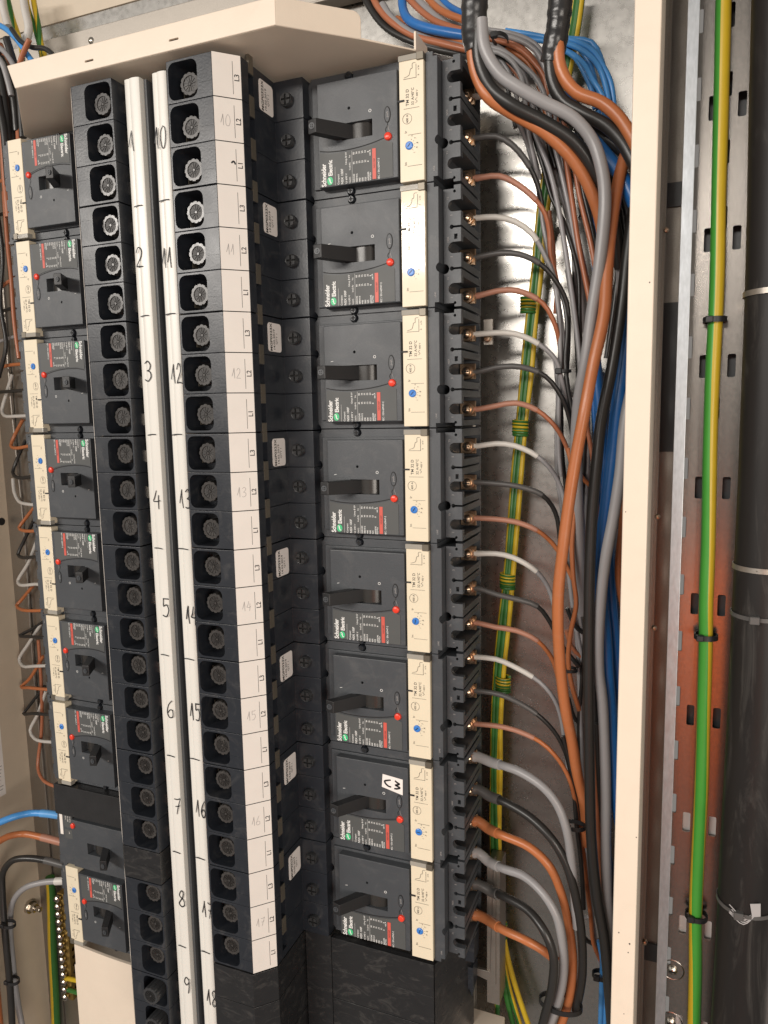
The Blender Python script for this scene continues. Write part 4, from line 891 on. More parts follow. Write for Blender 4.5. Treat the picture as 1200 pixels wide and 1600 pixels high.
{"label": "slim black wire straight behind the grey cable", "col": "black", "r": 2.4, "pts": [[136.5, 86.0, -50.6], [146.9, 86.8, -79.1], [155.3, 87.6, -112.8], [160.3, 88.4, -146.5], [162.1, 89.2, -185.8], [158.9, 90.0, -231.2]], "group": "wires packed behind the thick cables", "sleeve": None, "name": "wire", "cat": "wire", "n": 12},
{"label": "slim blue wire straight behind the grey cable", "col": "blue", "r": 2.6, "pts": [[152.6, 96.0, -77.2], [155.3, 96.5, -105.1], [153.4, 97.0, -127.1], [152.6, 97.5, -149.5], [154.2, 98.0, -178.0]], "group": "wires packed behind the thick cables", "sleeve": None, "name": "wire", "cat": "wire", "n": 12},
{"label": "slim grey wire showing above the orange curve", "col": "grey", "r": 2.2, "pts": [[139.1, 90.0, -71.6], [149.0, 90.7, -92.5], [154.8, 91.3, -111.9], [158.5, 92.0, -131.6]], "group": "wires packed behind the thick cables", "sleeve": None, "name": "wire", "cat": "wire", "n": 12},
{"label": "brown wire deep behind the black ones", "col": "brown", "r": 2.3, "pts": [[126.3, 98.0, -45.1], [138.2, 98.4, -81.2], [146.2, 98.8, -114.6], [151.1, 99.2, -137.6], [154.9, 99.6, -160.7], [159.0, 100.0, -201.2]], "group": "wires packed behind the thick cables", "sleeve": None, "name": "wire", "cat": "wire", "n": 12},
{"label": "pale grey wire left of the two brown wires", "col": "grey", "r": 2.2, "pts": [[116.7, 96.0, -38.8], [122.8, 96.3, -67.4], [126.6, 96.7, -95.8], [131.6, 97.0, -124.6], [137.8, 97.3, -159.5], [144.2, 97.7, -194.6], [148.4, 98.0, -241.6]], "group": "wires packed behind the thick cables", "sleeve": None, "name": "wire", "cat": "wire", "n": 12},
{"label": "black wire slipping under the pale grey one", "col": "black", "r": 2.0, "pts": [[112.6, 100.0, -42.4], [118.9, 100.0, -78.1], [123.9, 100.0, -106.0], [130.1, 100.0, -130.6], [134.6, 100.0, -158.7], [136.3, 100.0, -199.5], [138.3, 100.0, -252.8], [141.4, 100.0, -301.0]], "group": "wires packed behind the thick cables", "sleeve": None, "name": "wire", "cat": "wire", "n": 12},
{"label": "grey wire rising beside the striped bundle to the tape", "col": "grey", "r": 2.2, "pts": [[102.8, 98.0, -19.2], [107.0, 98.3, -42.1], [111.9, 98.6, -65.2], [118.0, 98.9, -88.5], [126.5, 99.1, -117.9], [132.7, 99.4, -147.1], [136.6, 99.7, -176.3], [138.4, 100.0, -217.3]], "group": "wires packed behind the thick cables", "sleeve": None, "name": "wire", "cat": "wire", "n": 12},
{"label": "brown wire parallel to the black slanting one", "col": "brown", "r": 2.0, "pts": [[111.7, 96.0, -116.9], [115.6, 96.0, -146.1], [117.7, 96.0, -175.3], [120.9, 96.0, -198.9], [124.9, 96.0, -228.7], [124.0, 96.0, -252.4]], "group": "wires packed behind the thick cables", "sleeve": None, "name": "wire", "cat": "wire", "n": 12},
{"label": "thin black wire in the gap below the tie level with 13", "col": "black", "r": 2.0, "pts": [[129.7, 92.0, -276.8], [133.5, 92.3, -300.9], [138.1, 92.7, -331.2], [140.3, 93.0, -361.8], [139.6, 93.3, -399.0], [142.5, 93.7, -436.6], [149.3, 94.0, -480.8]], "group": "wires packed behind the thick cables", "sleeve": None, "name": "wire", "cat": "wire", "n": 12},
{"label": "thin grey wire in the gap below the tie level with 14", "col": "grey", "r": 2.2, "pts": [[126.1, 92.0, -374.3], [132.6, 92.3, -411.6], [139.3, 92.7, -455.6], [145.3, 93.0, -493.7], [150.2, 93.3, -532.1], [154.5, 93.7, -571.1], [156.9, 94.0, -610.7]], "group": "wires packed behind the thick cables", "sleeve": None, "name": "wire", "cat": "wire", "n": 12},
{"label": "blue wire far behind the lower orange cable", "col": "blue", "r": 3.0, "pts": [[160.1, 94.0, -479.9], [165.8, 93.5, -524.1], [174.1, 93.0, -574.9], [180.0, 92.5, -626.6], [183.5, 92.0, -672.5]], "group": "wires packed behind the thick cables", "sleeve": None, "name": "wire", "cat": "wire", "n": 12},
{"label": "black wire behind the lower grey cable", "col": "black", "r": 2.6, "pts": [[158.9, 86.0, -529.0], [162.2, 85.5, -580.2], [167.6, 85.0, -638.5], [173.7, 84.5, -697.4], [178.6, 84.0, -757.5]], "group": "wires packed behind the thick cables", "sleeve": None, "name": "wire", "cat": "wire", "n": 12},
{"label": "thin black wire hugging the orange one near the lower tie", "col": "black", "r": 2.2, "pts": [[134.6, 72.0, -618.1], [141.1, 72.4, -643.7], [145.8, 72.8, -676.4], [148.1, 73.2, -709.9], [153.6, 73.6, -749.9], [156.8, 74.0, -797.8]], "group": "wires packed behind the thick cables", "sleeve": None, "name": "wire", "cat": "wire", "n": 12},
{"label": "grey wire in the fan just under the first tape wrap", "col": "grey", "r": 2.2, "pts": [[49.5, 82.0, 38.0], [64.8, 82.9, 30.0], [77.7, 83.7, 19.3], [88.1, 84.6, 4.6], [95.1, 85.4, -17.0], [100.9, 86.3, -39.6], [108.0, 87.1, -65.3], [115.1, 88.0, -93.9]], "group": "wires packed behind the thick cables", "sleeve": None, "name": "wire", "cat": "wire", "n": 12},
{"label": "black wire in the fan just under the first tape wrap", "col": "black", "r": 2.1, "pts": [[50.2, 84.0, 32.2], [67.8, 85.3, 22.8], [81.8, 86.7, 9.9], [93.4, 88.0, -8.1], [101.5, 89.3, -28.7], [109.6, 90.7, -53.3], [117.8, 92.0, -80.3]], "group": "wires packed behind the thick cables", "sleeve": None, "name": "wire", "cat": "wire", "n": 12},
{"label": "brown wire in the fan just under the first tape wrap", "col": "brown", "r": 2.2, "pts": [[49.7, 86.0, 44.1], [73.3, 87.1, 35.7], [90.8, 88.3, 23.1], [102.3, 89.4, 6.2], [108.6, 90.6, -10.8], [113.8, 91.7, -32.1], [122.0, 92.9, -58.3], [130.4, 94.0, -91.4]], "group": "wires packed behind the thick cables", "sleeve": None, "name": "wire", "cat": "wire", "n": 12},
{"label": "pale wire of the fan, highest beside the second tape wrap", "col": "grey", "r": 2.2, "pts": [[53.5, 90.0, 49.5], [80.2, 90.8, 40.3], [97.7, 91.6, 29.7], [107.5, 92.4, 17.3], [113.2, 93.2, 1.4], [115.6, 94.0, -17.3]], "group": "wires packed behind the thick cables", "sleeve": None, "name": "wire", "cat": "wire", "n": 12},
{"label": "black wire of the fan passing behind the second tape wrap", "col": "black", "r": 2.2, "pts": [[51.8, 92.0, 43.0], [76.8, 93.0, 33.1], [93.2, 94.0, 19.5], [104.9, 95.0, -1.9], [113.0, 96.0, -21.6], [123.6, 97.0, -47.8], [132.4, 98.0, -73.8]], "group": "wires packed behind the thick cables", "sleeve": None, "name": "wire", "cat": "wire", "n": 12},
{"label": "second brown wire of the fan, lower than the first", "col": "brown", "r": 2.1, "pts": [[50.4, 88.0, 30.5], [69.3, 89.4, 19.8], [82.1, 90.9, 6.0], [90.2, 92.3, -12.6], [94.8, 93.7, -33.4], [101.8, 95.1, -56.3], [110.1, 96.6, -82.4], [117.2, 98.0, -111.4]], "group": "wires packed behind the thick cables", "sleeve": None, "name": "wire", "cat": "wire", "n": 12},
{"label": "orange wire of the fan tucked beneath the thick black cable", "col": "orange", "r": 2.3, "pts": [[49.1, 88.0, 38.5], [75.3, 89.2, 27.4], [91.6, 90.4, 14.0], [100.8, 91.6, -3.6], [106.6, 92.8, -25.0], [113.6, 94.0, -47.3]], "group": "wires packed behind the thick cables", "sleeve": None, "name": "wire", "cat": "wire", "n": 12},
{"label": "black wire leaving the fan early towards the breakers", "col": "black", "r": 2.0, "pts": [[52.6, 84.0, 25.1], [64.2, 85.5, 15.9], [72.3, 87.0, 1.8], [76.8, 88.5, -18.4], [81.4, 90.0, -40.9]], "group": "wires packed behind the thick cables", "sleeve": None, "name": "wire", "cat": "wire", "n": 12},
{"label": "grey wire leaving the fan beside the early black one", "col": "grey", "r": 2.0, "pts": [[53.3, 86.0, 30.2], [68.7, 87.0, 17.9], [78.0, 88.0, 1.2], [83.8, 89.0, -19.3], [89.7, 90.0, -42.2], [97.9, 91.0, -65.5], [103.9, 92.0, -88.5]], "group": "wires packed behind the thick cables", "sleeve": None, "name": "wire", "cat": "wire", "n": 12},
{"label": "black wire in the middle gap right of the orange cable, highest start", "col": "black", "r": 2.3, "pts": [[141.6, 90.0, -230.2], [146.2, 90.7, -265.5], [147.9, 91.3, -307.1], [147.4, 92.0, -349.4], [145.7, 92.7, -398.7], [146.4, 93.3, -449.0], [149.6, 94.0, -500.0]], "group": "wires packed behind the thick cables", "sleeve": None, "name": "wire", "cat": "wire", "n": 12},
{"label": "grey wire in the middle gap right of the orange cable", "col": "grey", "r": 2.3, "pts": [[145.6, 94.0, -253.5], [149.8, 94.3, -301.2], [150.6, 94.7, -349.6], [149.0, 95.0, -398.9], [148.6, 95.3, -449.2], [150.6, 95.7, -500.4], [156.3, 96.0, -551.9]], "group": "wires packed behind the thick cables", "sleeve": None, "name": "wire", "cat": "wire", "n": 12},
{"label": "brown wire crossing behind the thick black cable at mid height", "col": "brown", "r": 2.2, "pts": [[142.3, 90.0, -277.2], [149.3, 90.5, -313.1], [157.0, 91.0, -355.4], [161.3, 91.5, -398.1], [163.2, 92.0, -441.5]], "group": "wires packed behind the thick cables", "sleeve": None, "name": "wire", "cat": "wire", "n": 12},
{"label": "blue wire crossing behind the thick black cable at mid height", "col": "blue", "r": 2.6, "pts": [[152.7, 98.0, -253.6], [155.3, 98.0, -301.3], [158.5, 98.0, -349.8], [161.8, 98.0, -398.9], [163.9, 98.0, -448.9], [168.5, 98.0, -499.4]], "group": "wires packed behind the thick cables", "sleeve": None, "name": "wire", "cat": "wire", "n": 12},
{"label": "black wire beside the lower grey bow of cable", "col": "black", "r": 2.4, "pts": [[149.0, 90.0, -435.6], [151.6, 90.4, -486.1], [151.2, 90.8, -537.8], [148.9, 91.2, -590.7], [148.5, 91.6, -644.6], [151.7, 92.0, -691.9]], "group": "wires packed behind the thick cables", "sleeve": None, "name": "wire", "cat": "wire", "n": 12},
{"label": "grey wire behind the lower orange cable", "col": "grey", "r": 2.2, "pts": [[142.7, 92.0, -513.0], [146.6, 91.6, -564.7], [149.3, 91.2, -617.3], [152.7, 90.8, -670.6], [157.4, 90.4, -724.4], [163.4, 90.0, -778.7]], "group": "wires packed behind the thick cables", "sleeve": None, "name": "wire", "cat": "wire", "n": 12},
{"label": "brown wire behind the lower black cable", "col": "brown", "r": 2.2, "pts": [[159.5, 92.0, -498.6], [162.3, 91.5, -549.8], [163.9, 91.0, -601.8], [166.1, 90.5, -654.6], [169.8, 90.0, -714.8]], "group": "wires packed behind the thick cables", "sleeve": None, "name": "wire", "cat": "wire", "n": 12},
{"label": "black wire joining the blue wires near the bottom edge", "col": "black", "r": 2.4, "pts": [[156.8, 86.0, -654.1], [162.8, 85.2, -713.6], [168.8, 84.4, -766.9], [174.9, 83.6, -820.8], [178.6, 82.8, -876.1], [182.3, 82.0, -932.1]], "group": "wires packed behind the thick cables", "sleeve": None, "name": "wire", "cat": "wire", "n": 12},
{"label": "grey wire curling towards the bottom edge behind the black cables", "col": "grey", "r": 2.2, "pts": [[155.3, 92.0, -718.8], [158.2, 91.2, -773.6], [164.2, 90.4, -821.3], [171.3, 89.6, -861.8], [177.3, 88.8, -902.9], [180.7, 88.0, -945.1]], "group": "wires packed behind the thick cables", "sleeve": None, "name": "wire", "cat": "wire", "n": 12},
{"label": "thick orange cable leaving the first taped bundle and passing under the grey one", "col": "orange", "r": 5.2, "pts": [[61.6, 18.0, 19.3], [59.2, 18.7, 1.1], [62.8, 19.3, -19.5], [73.7, 20.0, -38.4], [91.4, 26.7, -52.1], [117.3, 33.3, -68.7], [137.8, 40.0, -87.5], [152.0, 47.3, -109.5], [161.3, 54.7, -137.6], [166.5, 62.0, -168.7]], "group": "thick cables hanging beside the cream post", "sleeve": None, "name": "thick_cable", "cat": "cable", "n": 12},
{"label": "thick black cable in the middle of the first taped bundle", "col": "black", "r": 5.4, "pts": [[66.0, 14.0, 16.7], [65.4, 16.0, -7.2], [73.7, 18.0, -30.0], [92.8, 20.0, -47.1], [118.1, 28.0, -61.9], [140.8, 36.0, -77.9], [155.8, 44.0, -95.5], [167.0, 51.3, -118.1], [174.9, 58.7, -148.8], [179.3, 66.0, -179.9]], "group": "thick cables hanging beside the cream post", "sleeve": None, "name": "thick_cable", "cat": "cable", "n": 12},
{"label": "thick grey cable sweeping out of the first taped bundle", "col": "grey", "r": 5.2, "pts": [[68.7, 12.0, 20.2], [71.0, 13.4, -1.8], [83.1, 14.8, -23.3], [98.8, 16.8, -36.7], [119.1, 21.8, -49.2], [141.9, 26.7, -63.6], [157.1, 30.5, -82.1], [165.0, 31.9, -103.8], [167.9, 33.3, -128.0], [165.0, 35.1, -173.5], [158.8, 37.2, -220.0], [153.8, 39.3, -257.3], [148.2, 44.7, -290.0], [145.2, 51.8, -329.6], [146.0, 58.8, -370.7], [148.1, 65.9, -413.2], [149.0, 72.9, -451.0], [150.0, 80.0, -496.3]], "group": "thick cables hanging beside the cream post", "sleeve": None, "name": "thick_cable", "cat": "cable", "n": 12},
{"label": "thick orange brown cable running the full height in front", "col": "orange", "r": 5.2, "pts": [[194.8, 62.0, -57.3], [180.8, 54.2, -93.3], [174.5, 46.5, -130.6], [171.0, 38.9, -183.7], [168.2, 32.6, -221.2], [162.3, 26.2, -263.8], [156.0, 22.5, -301.3], [149.0, 23.9, -345.0], [142.9, 25.3, -384.5], [137.5, 27.4, -425.0], [134.7, 30.2, -460.8], [134.2, 33.1, -497.3], [136.2, 38.7, -541.4], [140.3, 45.8, -580.7], [145.7, 52.8, -614.6], [151.5, 58.7, -648.6], [156.7, 64.4, -683.3], [159.8, 70.0, -726.0]], "group": "thick cables hanging beside the cream post", "sleeve": None, "name": "thick_cable", "cat": "cable", "n": 12},
{"label": "thick black cable running the full height", "col": "black", "r": 5.0, "pts": [[198.4, 60.0, -94.1], [189.4, 56.5, -135.1], [185.3, 53.0, -172.1], [181.2, 49.5, -209.4], [174.7, 46.0, -266.0], [167.7, 45.5, -312.6], [164.5, 45.0, -346.3], [161.0, 44.5, -392.0], [159.8, 44.0, -450.4], [160.3, 44.0, -510.0], [161.3, 44.0, -571.0], [163.0, 44.0, -633.2], [166.0, 44.0, -703.1], [172.1, 45.5, -761.5], [179.4, 47.0, -807.3], [184.9, 48.5, -854.3], [188.2, 50.0, -902.7]], "group": "thick cables hanging beside the cream post", "sleeve": None, "name": "thick_cable", "cat": "cable", "n": 12},
{"label": "thick grey cable bowing beside the blue cable", "col": "grey", "r": 5.0, "pts": [[197.9, 50.0, -258.6], [187.6, 49.5, -307.4], [183.5, 49.1, -360.6], [178.9, 48.6, -397.7], [174.1, 48.2, -432.7], [170.3, 48.6, -468.4], [168.2, 49.5, -510.9], [169.3, 50.5, -541.5], [172.6, 51.4, -569.2], [175.5, 52.6, -609.9], [177.5, 54.5, -661.3], [177.8, 56.3, -714.2], [179.9, 58.2, -767.9], [185.3, 60.0, -835.6]], "group": "thick cables hanging beside the cream post", "sleeve": None, "name": "thick_cable", "cat": "cable", "n": 12},
{"label": "thick blue cable disappearing behind the cream post at the top", "col": "blue", "r": 6.0, "pts": [[127.9, 66.0, -29.6], [142.2, 63.3, -51.1], [156.3, 60.7, -73.4], [170.1, 58.0, -93.4], [182.6, 57.3, -113.3], [194.7, 56.7, -143.5], [203.2, 56.0, -173.2]], "group": "thick cables hanging beside the cream post", "sleeve": None, "name": "thick_cable", "cat": "cable", "n": 12},
{"label": "thick blue cable running down next to the post", "col": "blue", "r": 6.2, "pts": [[200.1, 66.0, -171.1], [189.7, 65.7, -213.3], [183.7, 65.4, -257.0], [179.3, 65.1, -301.8], [176.2, 64.8, -336.0], [171.6, 64.5, -382.5], [168.5, 64.2, -424.0], [168.2, 64.2, -466.2], [171.9, 64.5, -508.8], [176.0, 64.8, -545.6], [179.1, 65.1, -583.0], [181.6, 65.4, -620.9], [187.4, 65.7, -678.2], [203.8, 66.0, -753.9]], "group": "thick cables hanging beside the cream post", "sleeve": None, "name": "thick_cable", "cat": "cable", "n": 12},
{"label": "second blue cable glimpsed behind the first lower down", "col": "blue", "r": 5.0, "pts": [[157.1, 84.0, -254.7], [162.6, 82.9, -301.4], [167.7, 81.7, -348.7], [172.0, 80.6, -414.5], [176.7, 80.0, -475.4], [182.6, 80.0, -531.1], [188.6, 80.0, -593.9], [198.0, 80.0, -670.5]], "group": "thick cables hanging beside the cream post", "sleeve": None, "name": "thick_cable", "cat": "cable", "n": 12},
{"label": "thick black cable from the second taped bundle", "col": "black", "r": 5.4, "pts": [[122.4, 36.0, 5.4], [121.4, 37.0, -13.9], [123.6, 38.0, -29.0], [132.1, 39.0, -44.2], [147.8, 40.0, -56.4], [166.0, 41.0, -67.5], [179.9, 42.0, -82.8], [191.9, 43.0, -104.2], [201.0, 44.0, -129.3]], "group": "thick cables hanging beside the cream post", "sleeve": None, "name": "thick_cable", "cat": "cable", "n": 12},
{"label": "thick orange cable from the second taped bundle", "col": "orange", "r": 5.2, "pts": [[128.0, 34.0, 3.5], [128.7, 34.6, -13.7], [133.5, 35.1, -27.8], [144.0, 35.7, -40.8], [163.5, 36.6, -52.7], [177.8, 37.7, -65.5], [189.2, 38.9, -85.1], [199.7, 40.0, -110.1]], "group": "thick cables hanging beside the cream post", "sleeve": None, "name": "thick_cable", "cat": "cable", "n": 12},
{"label": "dark grey sheathed cable sliding under the second bundle", "col": "black", "r": 5.0, "pts": [[117.2, 64.0, -28.5], [134.1, 63.0, -50.0], [156.0, 62.0, -64.1], [174.8, 61.0, -80.2], [193.4, 60.0, -99.5]], "group": "thick cables hanging beside the cream post", "sleeve": None, "name": "thick_cable", "cat": "cable", "n": 12},
{"label": "grey cable at the back edge right against the post", "col": "grey", "r": 4.6, "pts": [[171.3, 72.0, -129.4], [178.8, 72.0, -178.8], [181.1, 72.0, -234.1], [184.6, 72.0, -290.5], [199.4, 72.0, -359.4]], "group": "thick cables hanging beside the cream post", "sleeve": None, "name": "thick_cable", "cat": "cable", "n": 12},
{"label": "dark cable at the back beside the lower post", "col": "black", "r": 4.4, "pts": [[168.2, 66.0, -597.6], [172.4, 65.2, -661.1], [178.4, 64.4, -718.7], [185.5, 63.2, -769.9], [189.4, 61.6, -835.7], [192.2, 60.0, -903.0]], "group": "thick cables hanging beside the cream post", "sleeve": None, "name": "thick_cable", "cat": "cable", "n": 12},
{"label": "brown cable glimpsed between dark cables near the lower post", "col": "brown", "r": 3.0, "pts": [[161.7, 72.0, -601.0], [165.8, 72.0, -665.7], [170.5, 72.0, -724.8], [174.6, 72.0, -778.3], [178.6, 72.0, -825.6]], "group": "thick cables hanging beside the cream post", "sleeve": None, "name": "thick_cable", "cat": "cable", "n": 12},
{"label": "orange cable glimpsed against the middle of the post", "col": "orange", "r": 3.2, "pts": [[197.4, 76.0, -290.8], [186.0, 76.0, -365.8], [184.7, 76.0, -407.3], [183.5, 76.0, -455.6], [194.6, 76.0, -516.1]], "group": "thick cables hanging beside the cream post", "sleeve": None, "name": "thick_cable", "cat": "cable", "n": 12},
{"label": "outermost blue wire arching behind the taped bundle", "col": "lightblue", "r": 2.4, "pts": [[76.1, 96.0, 44.4], [102.2, 94.9, 34.5], [132.1, 93.7, 27.8], [147.9, 92.6, 21.1], [156.4, 91.7, 8.6], [160.6, 91.1, -8.3], [162.1, 90.6, -27.3], [161.6, 90.0, -53.1]], "group": "blue wires arching behind the second taped bundle", "sleeve": None, "name": "wire", "cat": "wire", "n": 12},
{"label": "blue wire just inside the outermost arch", "col": "lightblue", "r": 2.4, "pts": [[70.6, 94.0, 46.8], [100.4, 92.3, 35.9], [125.3, 90.6, 24.5], [137.9, 88.9, 16.6], [146.5, 87.7, 4.5], [153.0, 87.1, -15.4], [156.1, 86.6, -34.7], [156.5, 86.0, -53.7]], "group": "blue wires arching behind the second taped bundle", "sleeve": None, "name": "wire", "cat": "wire", "n": 12},
{"label": "innermost blue wire of the arching group", "col": "lightblue", "r": 2.4, "pts": [[76.4, 95.0, 39.6], [112.1, 91.3, 27.9], [124.7, 87.7, 17.6], [135.9, 84.0, 7.6], [143.4, 83.3, -6.2], [149.7, 82.7, -21.8], [153.4, 82.0, -38.5]], "group": "blue wires arching behind the second taped bundle", "sleeve": None, "name": "wire", "cat": "wire", "n": 12},
{"label": "blue wire swinging farthest towards the post", "col": "lightblue", "r": 2.4, "pts": [[105.5, 96.0, 35.5], [129.1, 91.4, 26.8], [142.0, 86.9, 18.2], [153.1, 82.3, 6.9], [160.6, 79.7, -6.5], [166.8, 79.1, -20.8], [169.4, 78.6, -39.7], [169.3, 78.0, -58.3]], "group": "blue wires arching behind the second taped bundle", "sleeve": None, "name": "wire", "cat": "wire", "n": 12},
{"label": "blue wire crossing over its neighbours in the arch", "col": "lightblue", "r": 2.4, "pts": [[105.9, 94.0, 32.4], [126.8, 88.0, 22.6], [144.4, 82.0, 9.4], [156.1, 76.0, -7.1], [163.0, 75.3, -26.8], [166.1, 74.7, -43.2], [166.4, 74.0, -59.2]], "group": "blue wires arching behind the second taped bundle", "sleeve": None, "name": "wire", "cat": "wire", "n": 12},
{"label": "short blue wire low in the arching group", "col": "lightblue", "r": 2.4, "pts": [[111.5, 95.0, 27.4], [129.8, 87.3, 14.3], [143.2, 79.7, -0.7], [151.9, 72.0, -18.3], [159.8, 71.3, -32.9], [162.2, 70.7, -46.6], [163.1, 70.0, -62.6]], "group": "blue wires arching behind the second taped bundle", "sleeve": None, "name": "wire", "cat": "wire", "n": 12},
{"label": "blue wire nearest the striped cables at the bottom edge", "col": "lightblue", "r": 2.6, "pts": [[171.9, 78.0, -831.7], [175.4, 78.0, -851.9], [175.4, 78.0, -880.4], [175.1, 78.0, -931.0]], "group": "blue wires tied together at the bottom", "sleeve": None, "name": "wire", "cat": "wire", "n": 12},
{"label": "blue wire in the middle of the bottom three", "col": "lightblue", "r": 2.6, "pts": [[174.3, 79.0, -831.8], [179.1, 79.0, -851.7], [179.6, 79.0, -879.9], [179.4, 79.0, -930.5]], "group": "blue wires tied together at the bottom", "sleeve": None, "name": "wire", "cat": "wire", "n": 12},
{"label": "blue wire nearest the post at the bottom edge", "col": "lightblue", "r": 2.6, "pts": [[176.7, 80.0, -831.9], [182.7, 80.0, -851.4], [183.9, 80.0, -879.5], [183.7, 80.0, -929.9]], "group": "blue wires tied together at the bottom", "sleeve": None, "name": "wire", "cat": "wire", "n": 12},
{"label": "dark cable nearest the hood in the sheaf from above", "col": "black", "r": 3.6, "pts": [[-75.3, 100.0, 115.1], [-63.3, 94.7, 92.6], [-46.7, 89.3, 71.2], [-22.5, 84.0, 52.7], [8.0, 76.7, 36.5], [37.8, 69.3, 22.4], [51.7, 62.0, 11.4]], "group": "cables arriving from the top behind the hood", "sleeve": None, "name": "cable", "cat": "cable", "n": 12},
{"label": "dark brown cable above the dark one in the sheaf", "col": "brown", "r": 3.2, "pts": [[-64.8, 96.0, 110.9], [-54.6, 90.0, 91.5], [-39.2, 84.0, 72.5], [-14.2, 77.2, 51.6], [16.4, 69.6, 34.7], [48.7, 62.0, 20.0]], "group": "cables arriving from the top behind the hood", "sleeve": None, "name": "cable", "cat": "cable", "n": 12},
{"label": "grey cable with a black end cap in the sheaf", "col": "grey", "r": 4.0, "pts": [[-50.6, 92.0, 92.8], [-40.1, 86.4, 76.6], [-21.9, 80.8, 59.1], [1.1, 74.8, 44.2], [29.0, 68.4, 30.7], [51.7, 62.0, 20.5]], "group": "cables arriving from the top behind the hood", "sleeve": None, "name": "cable", "cat": "cable", "n": 12},
{"label": "blue cable bending sharply in the sheaf from above", "col": "blue", "r": 4.2, "pts": [[-31.7, 97.0, 104.4], [-27.5, 88.2, 82.3], [-18.0, 79.4, 66.7], [0.2, 72.4, 54.5], [23.4, 67.2, 43.2], [51.7, 62.0, 31.2]], "group": "cables arriving from the top behind the hood", "sleeve": None, "name": "cable", "cat": "cable", "n": 12},
{"label": "orange cable under the blue bend in the sheaf", "col": "orange", "r": 3.4, "pts": [[-36.0, 93.0, 77.6], [-21.3, 88.5, 68.1], [-1.8, 84.0, 54.4], [24.6, 73.0, 38.9], [51.7, 62.0, 23.7]], "group": "cables arriving from the top behind the hood", "sleeve": None, "name": "cable", "cat": "cable", "n": 12},
{"label": "light grey cable crossing the middle of the sheaf", "col": "grey", "r": 3.6, "pts": [[-24.2, 98.0, 103.3], [-8.5, 89.5, 82.9], [10.0, 81.0, 63.0], [29.4, 71.5, 45.0], [51.7, 62.0, 30.1]], "group": "cables arriving from the top behind the hood", "sleeve": None, "name": "cable", "cat": "cable", "n": 12},
{"label": "brown cable just above the light grey one in the sheaf", "col": "brown", "r": 3.0, "pts": [[-29.3, 94.0, 100.7], [-12.5, 86.0, 79.9], [6.5, 78.0, 61.2], [25.6, 70.0, 46.8], [48.8, 62.0, 35.0]], "group": "cables arriving from the top behind the hood", "sleeve": None, "name": "cable", "cat": "cable", "n": 12},
{"label": "orange brown cable high in the sheaf", "col": "orange", "r": 3.2, "pts": [[-12.8, 99.0, 101.3], [5.0, 87.0, 77.9], [21.1, 75.0, 62.4], [38.1, 68.5, 50.6], [51.7, 62.0, 41.8]], "group": "cables arriving from the top behind the hood", "sleeve": None, "name": "cable", "cat": "cable", "n": 12},
{"label": "upper grey cable ending at the first tape wrap", "col": "grey", "r": 3.4, "pts": [[-5.0, 95.0, 97.7], [10.5, 89.5, 76.8], [24.6, 84.0, 64.2], [42.9, 73.0, 50.1], [53.5, 62.0, 41.5]], "group": "cables arriving from the top behind the hood", "sleeve": None, "name": "cable", "cat": "cable", "n": 12},
{"label": "upper blue cable slanting to the first tape wrap", "col": "blue", "r": 2.8, "pts": [[-0.2, 100.0, 99.1], [17.5, 87.3, 76.6], [36.4, 74.7, 59.2], [53.5, 62.0, 44.7]], "group": "cables arriving from the top behind the hood", "sleeve": None, "name": "cable", "cat": "cable", "n": 12},
{"label": "left striped green and yellow wire of the taped bundle", "col": "green", "r": 3.0, "pts": [[132.3, 104.0, 75.5], [128.3, 104.0, 44.3], [122.4, 104.0, 12.8], [115.9, 104.0, -24.8], [109.3, 104.0, -63.2], [102.0, 104.0, -113.9], [96.4, 104.0, -166.2], [91.8, 104.0, -213.9], [87.1, 104.0, -262.6], [82.3, 104.0, -312.5], [78.1, 104.0, -363.5], [74.4, 104.0, -415.6], [69.3, 104.0, -468.9], [64.0, 104.0, -523.6], [60.0, 104.0, -572.4], [57.4, 104.0, -629.1], [56.0, 104.0, -686.9], [57.1, 104.0, -752.7], [59.3, 104.0, -819.7], [62.3, 104.0, -880.1], [62.6, 104.0, -934.4], [61.3, 104.0, -998.2]], "group": "green and yellow striped earth wires", "sleeve": None, "name": "earth_wire", "cat": "earth wire", "n": 12, "stripe": [0, 4], "twist": 0.6},
{"label": "middle striped green and yellow wire of the bundle", "col": "green", "r": 3.0, "pts": [[135.6, 104.0, 74.8], [131.6, 104.0, 43.6], [125.8, 104.0, 12.2], [119.3, 104.0, -25.3], [112.7, 104.0, -63.6], [105.5, 104.0, -114.3], [99.9, 104.0, -166.5], [95.4, 104.0, -214.1], [90.8, 104.0, -262.8], [86.0, 104.0, -312.5], [81.8, 104.0, -363.4], [78.2, 104.0, -415.4], [73.1, 104.0, -468.7], [68.0, 104.0, -523.2], [64.0, 104.0, -571.9], [61.4, 104.0, -628.6], [60.1, 104.0, -686.2], [60.8, 104.0, -752.0], [63.0, 104.0, -818.8], [66.0, 104.0, -879.1], [74.8, 104.0, -930.8], [91.5, 104.0, -988.3]], "group": "green and yellow striped earth wires", "sleeve": None, "name": "earth_wire", "cat": "earth wire", "n": 12, "stripe": [6, 3], "twist": 1.2},
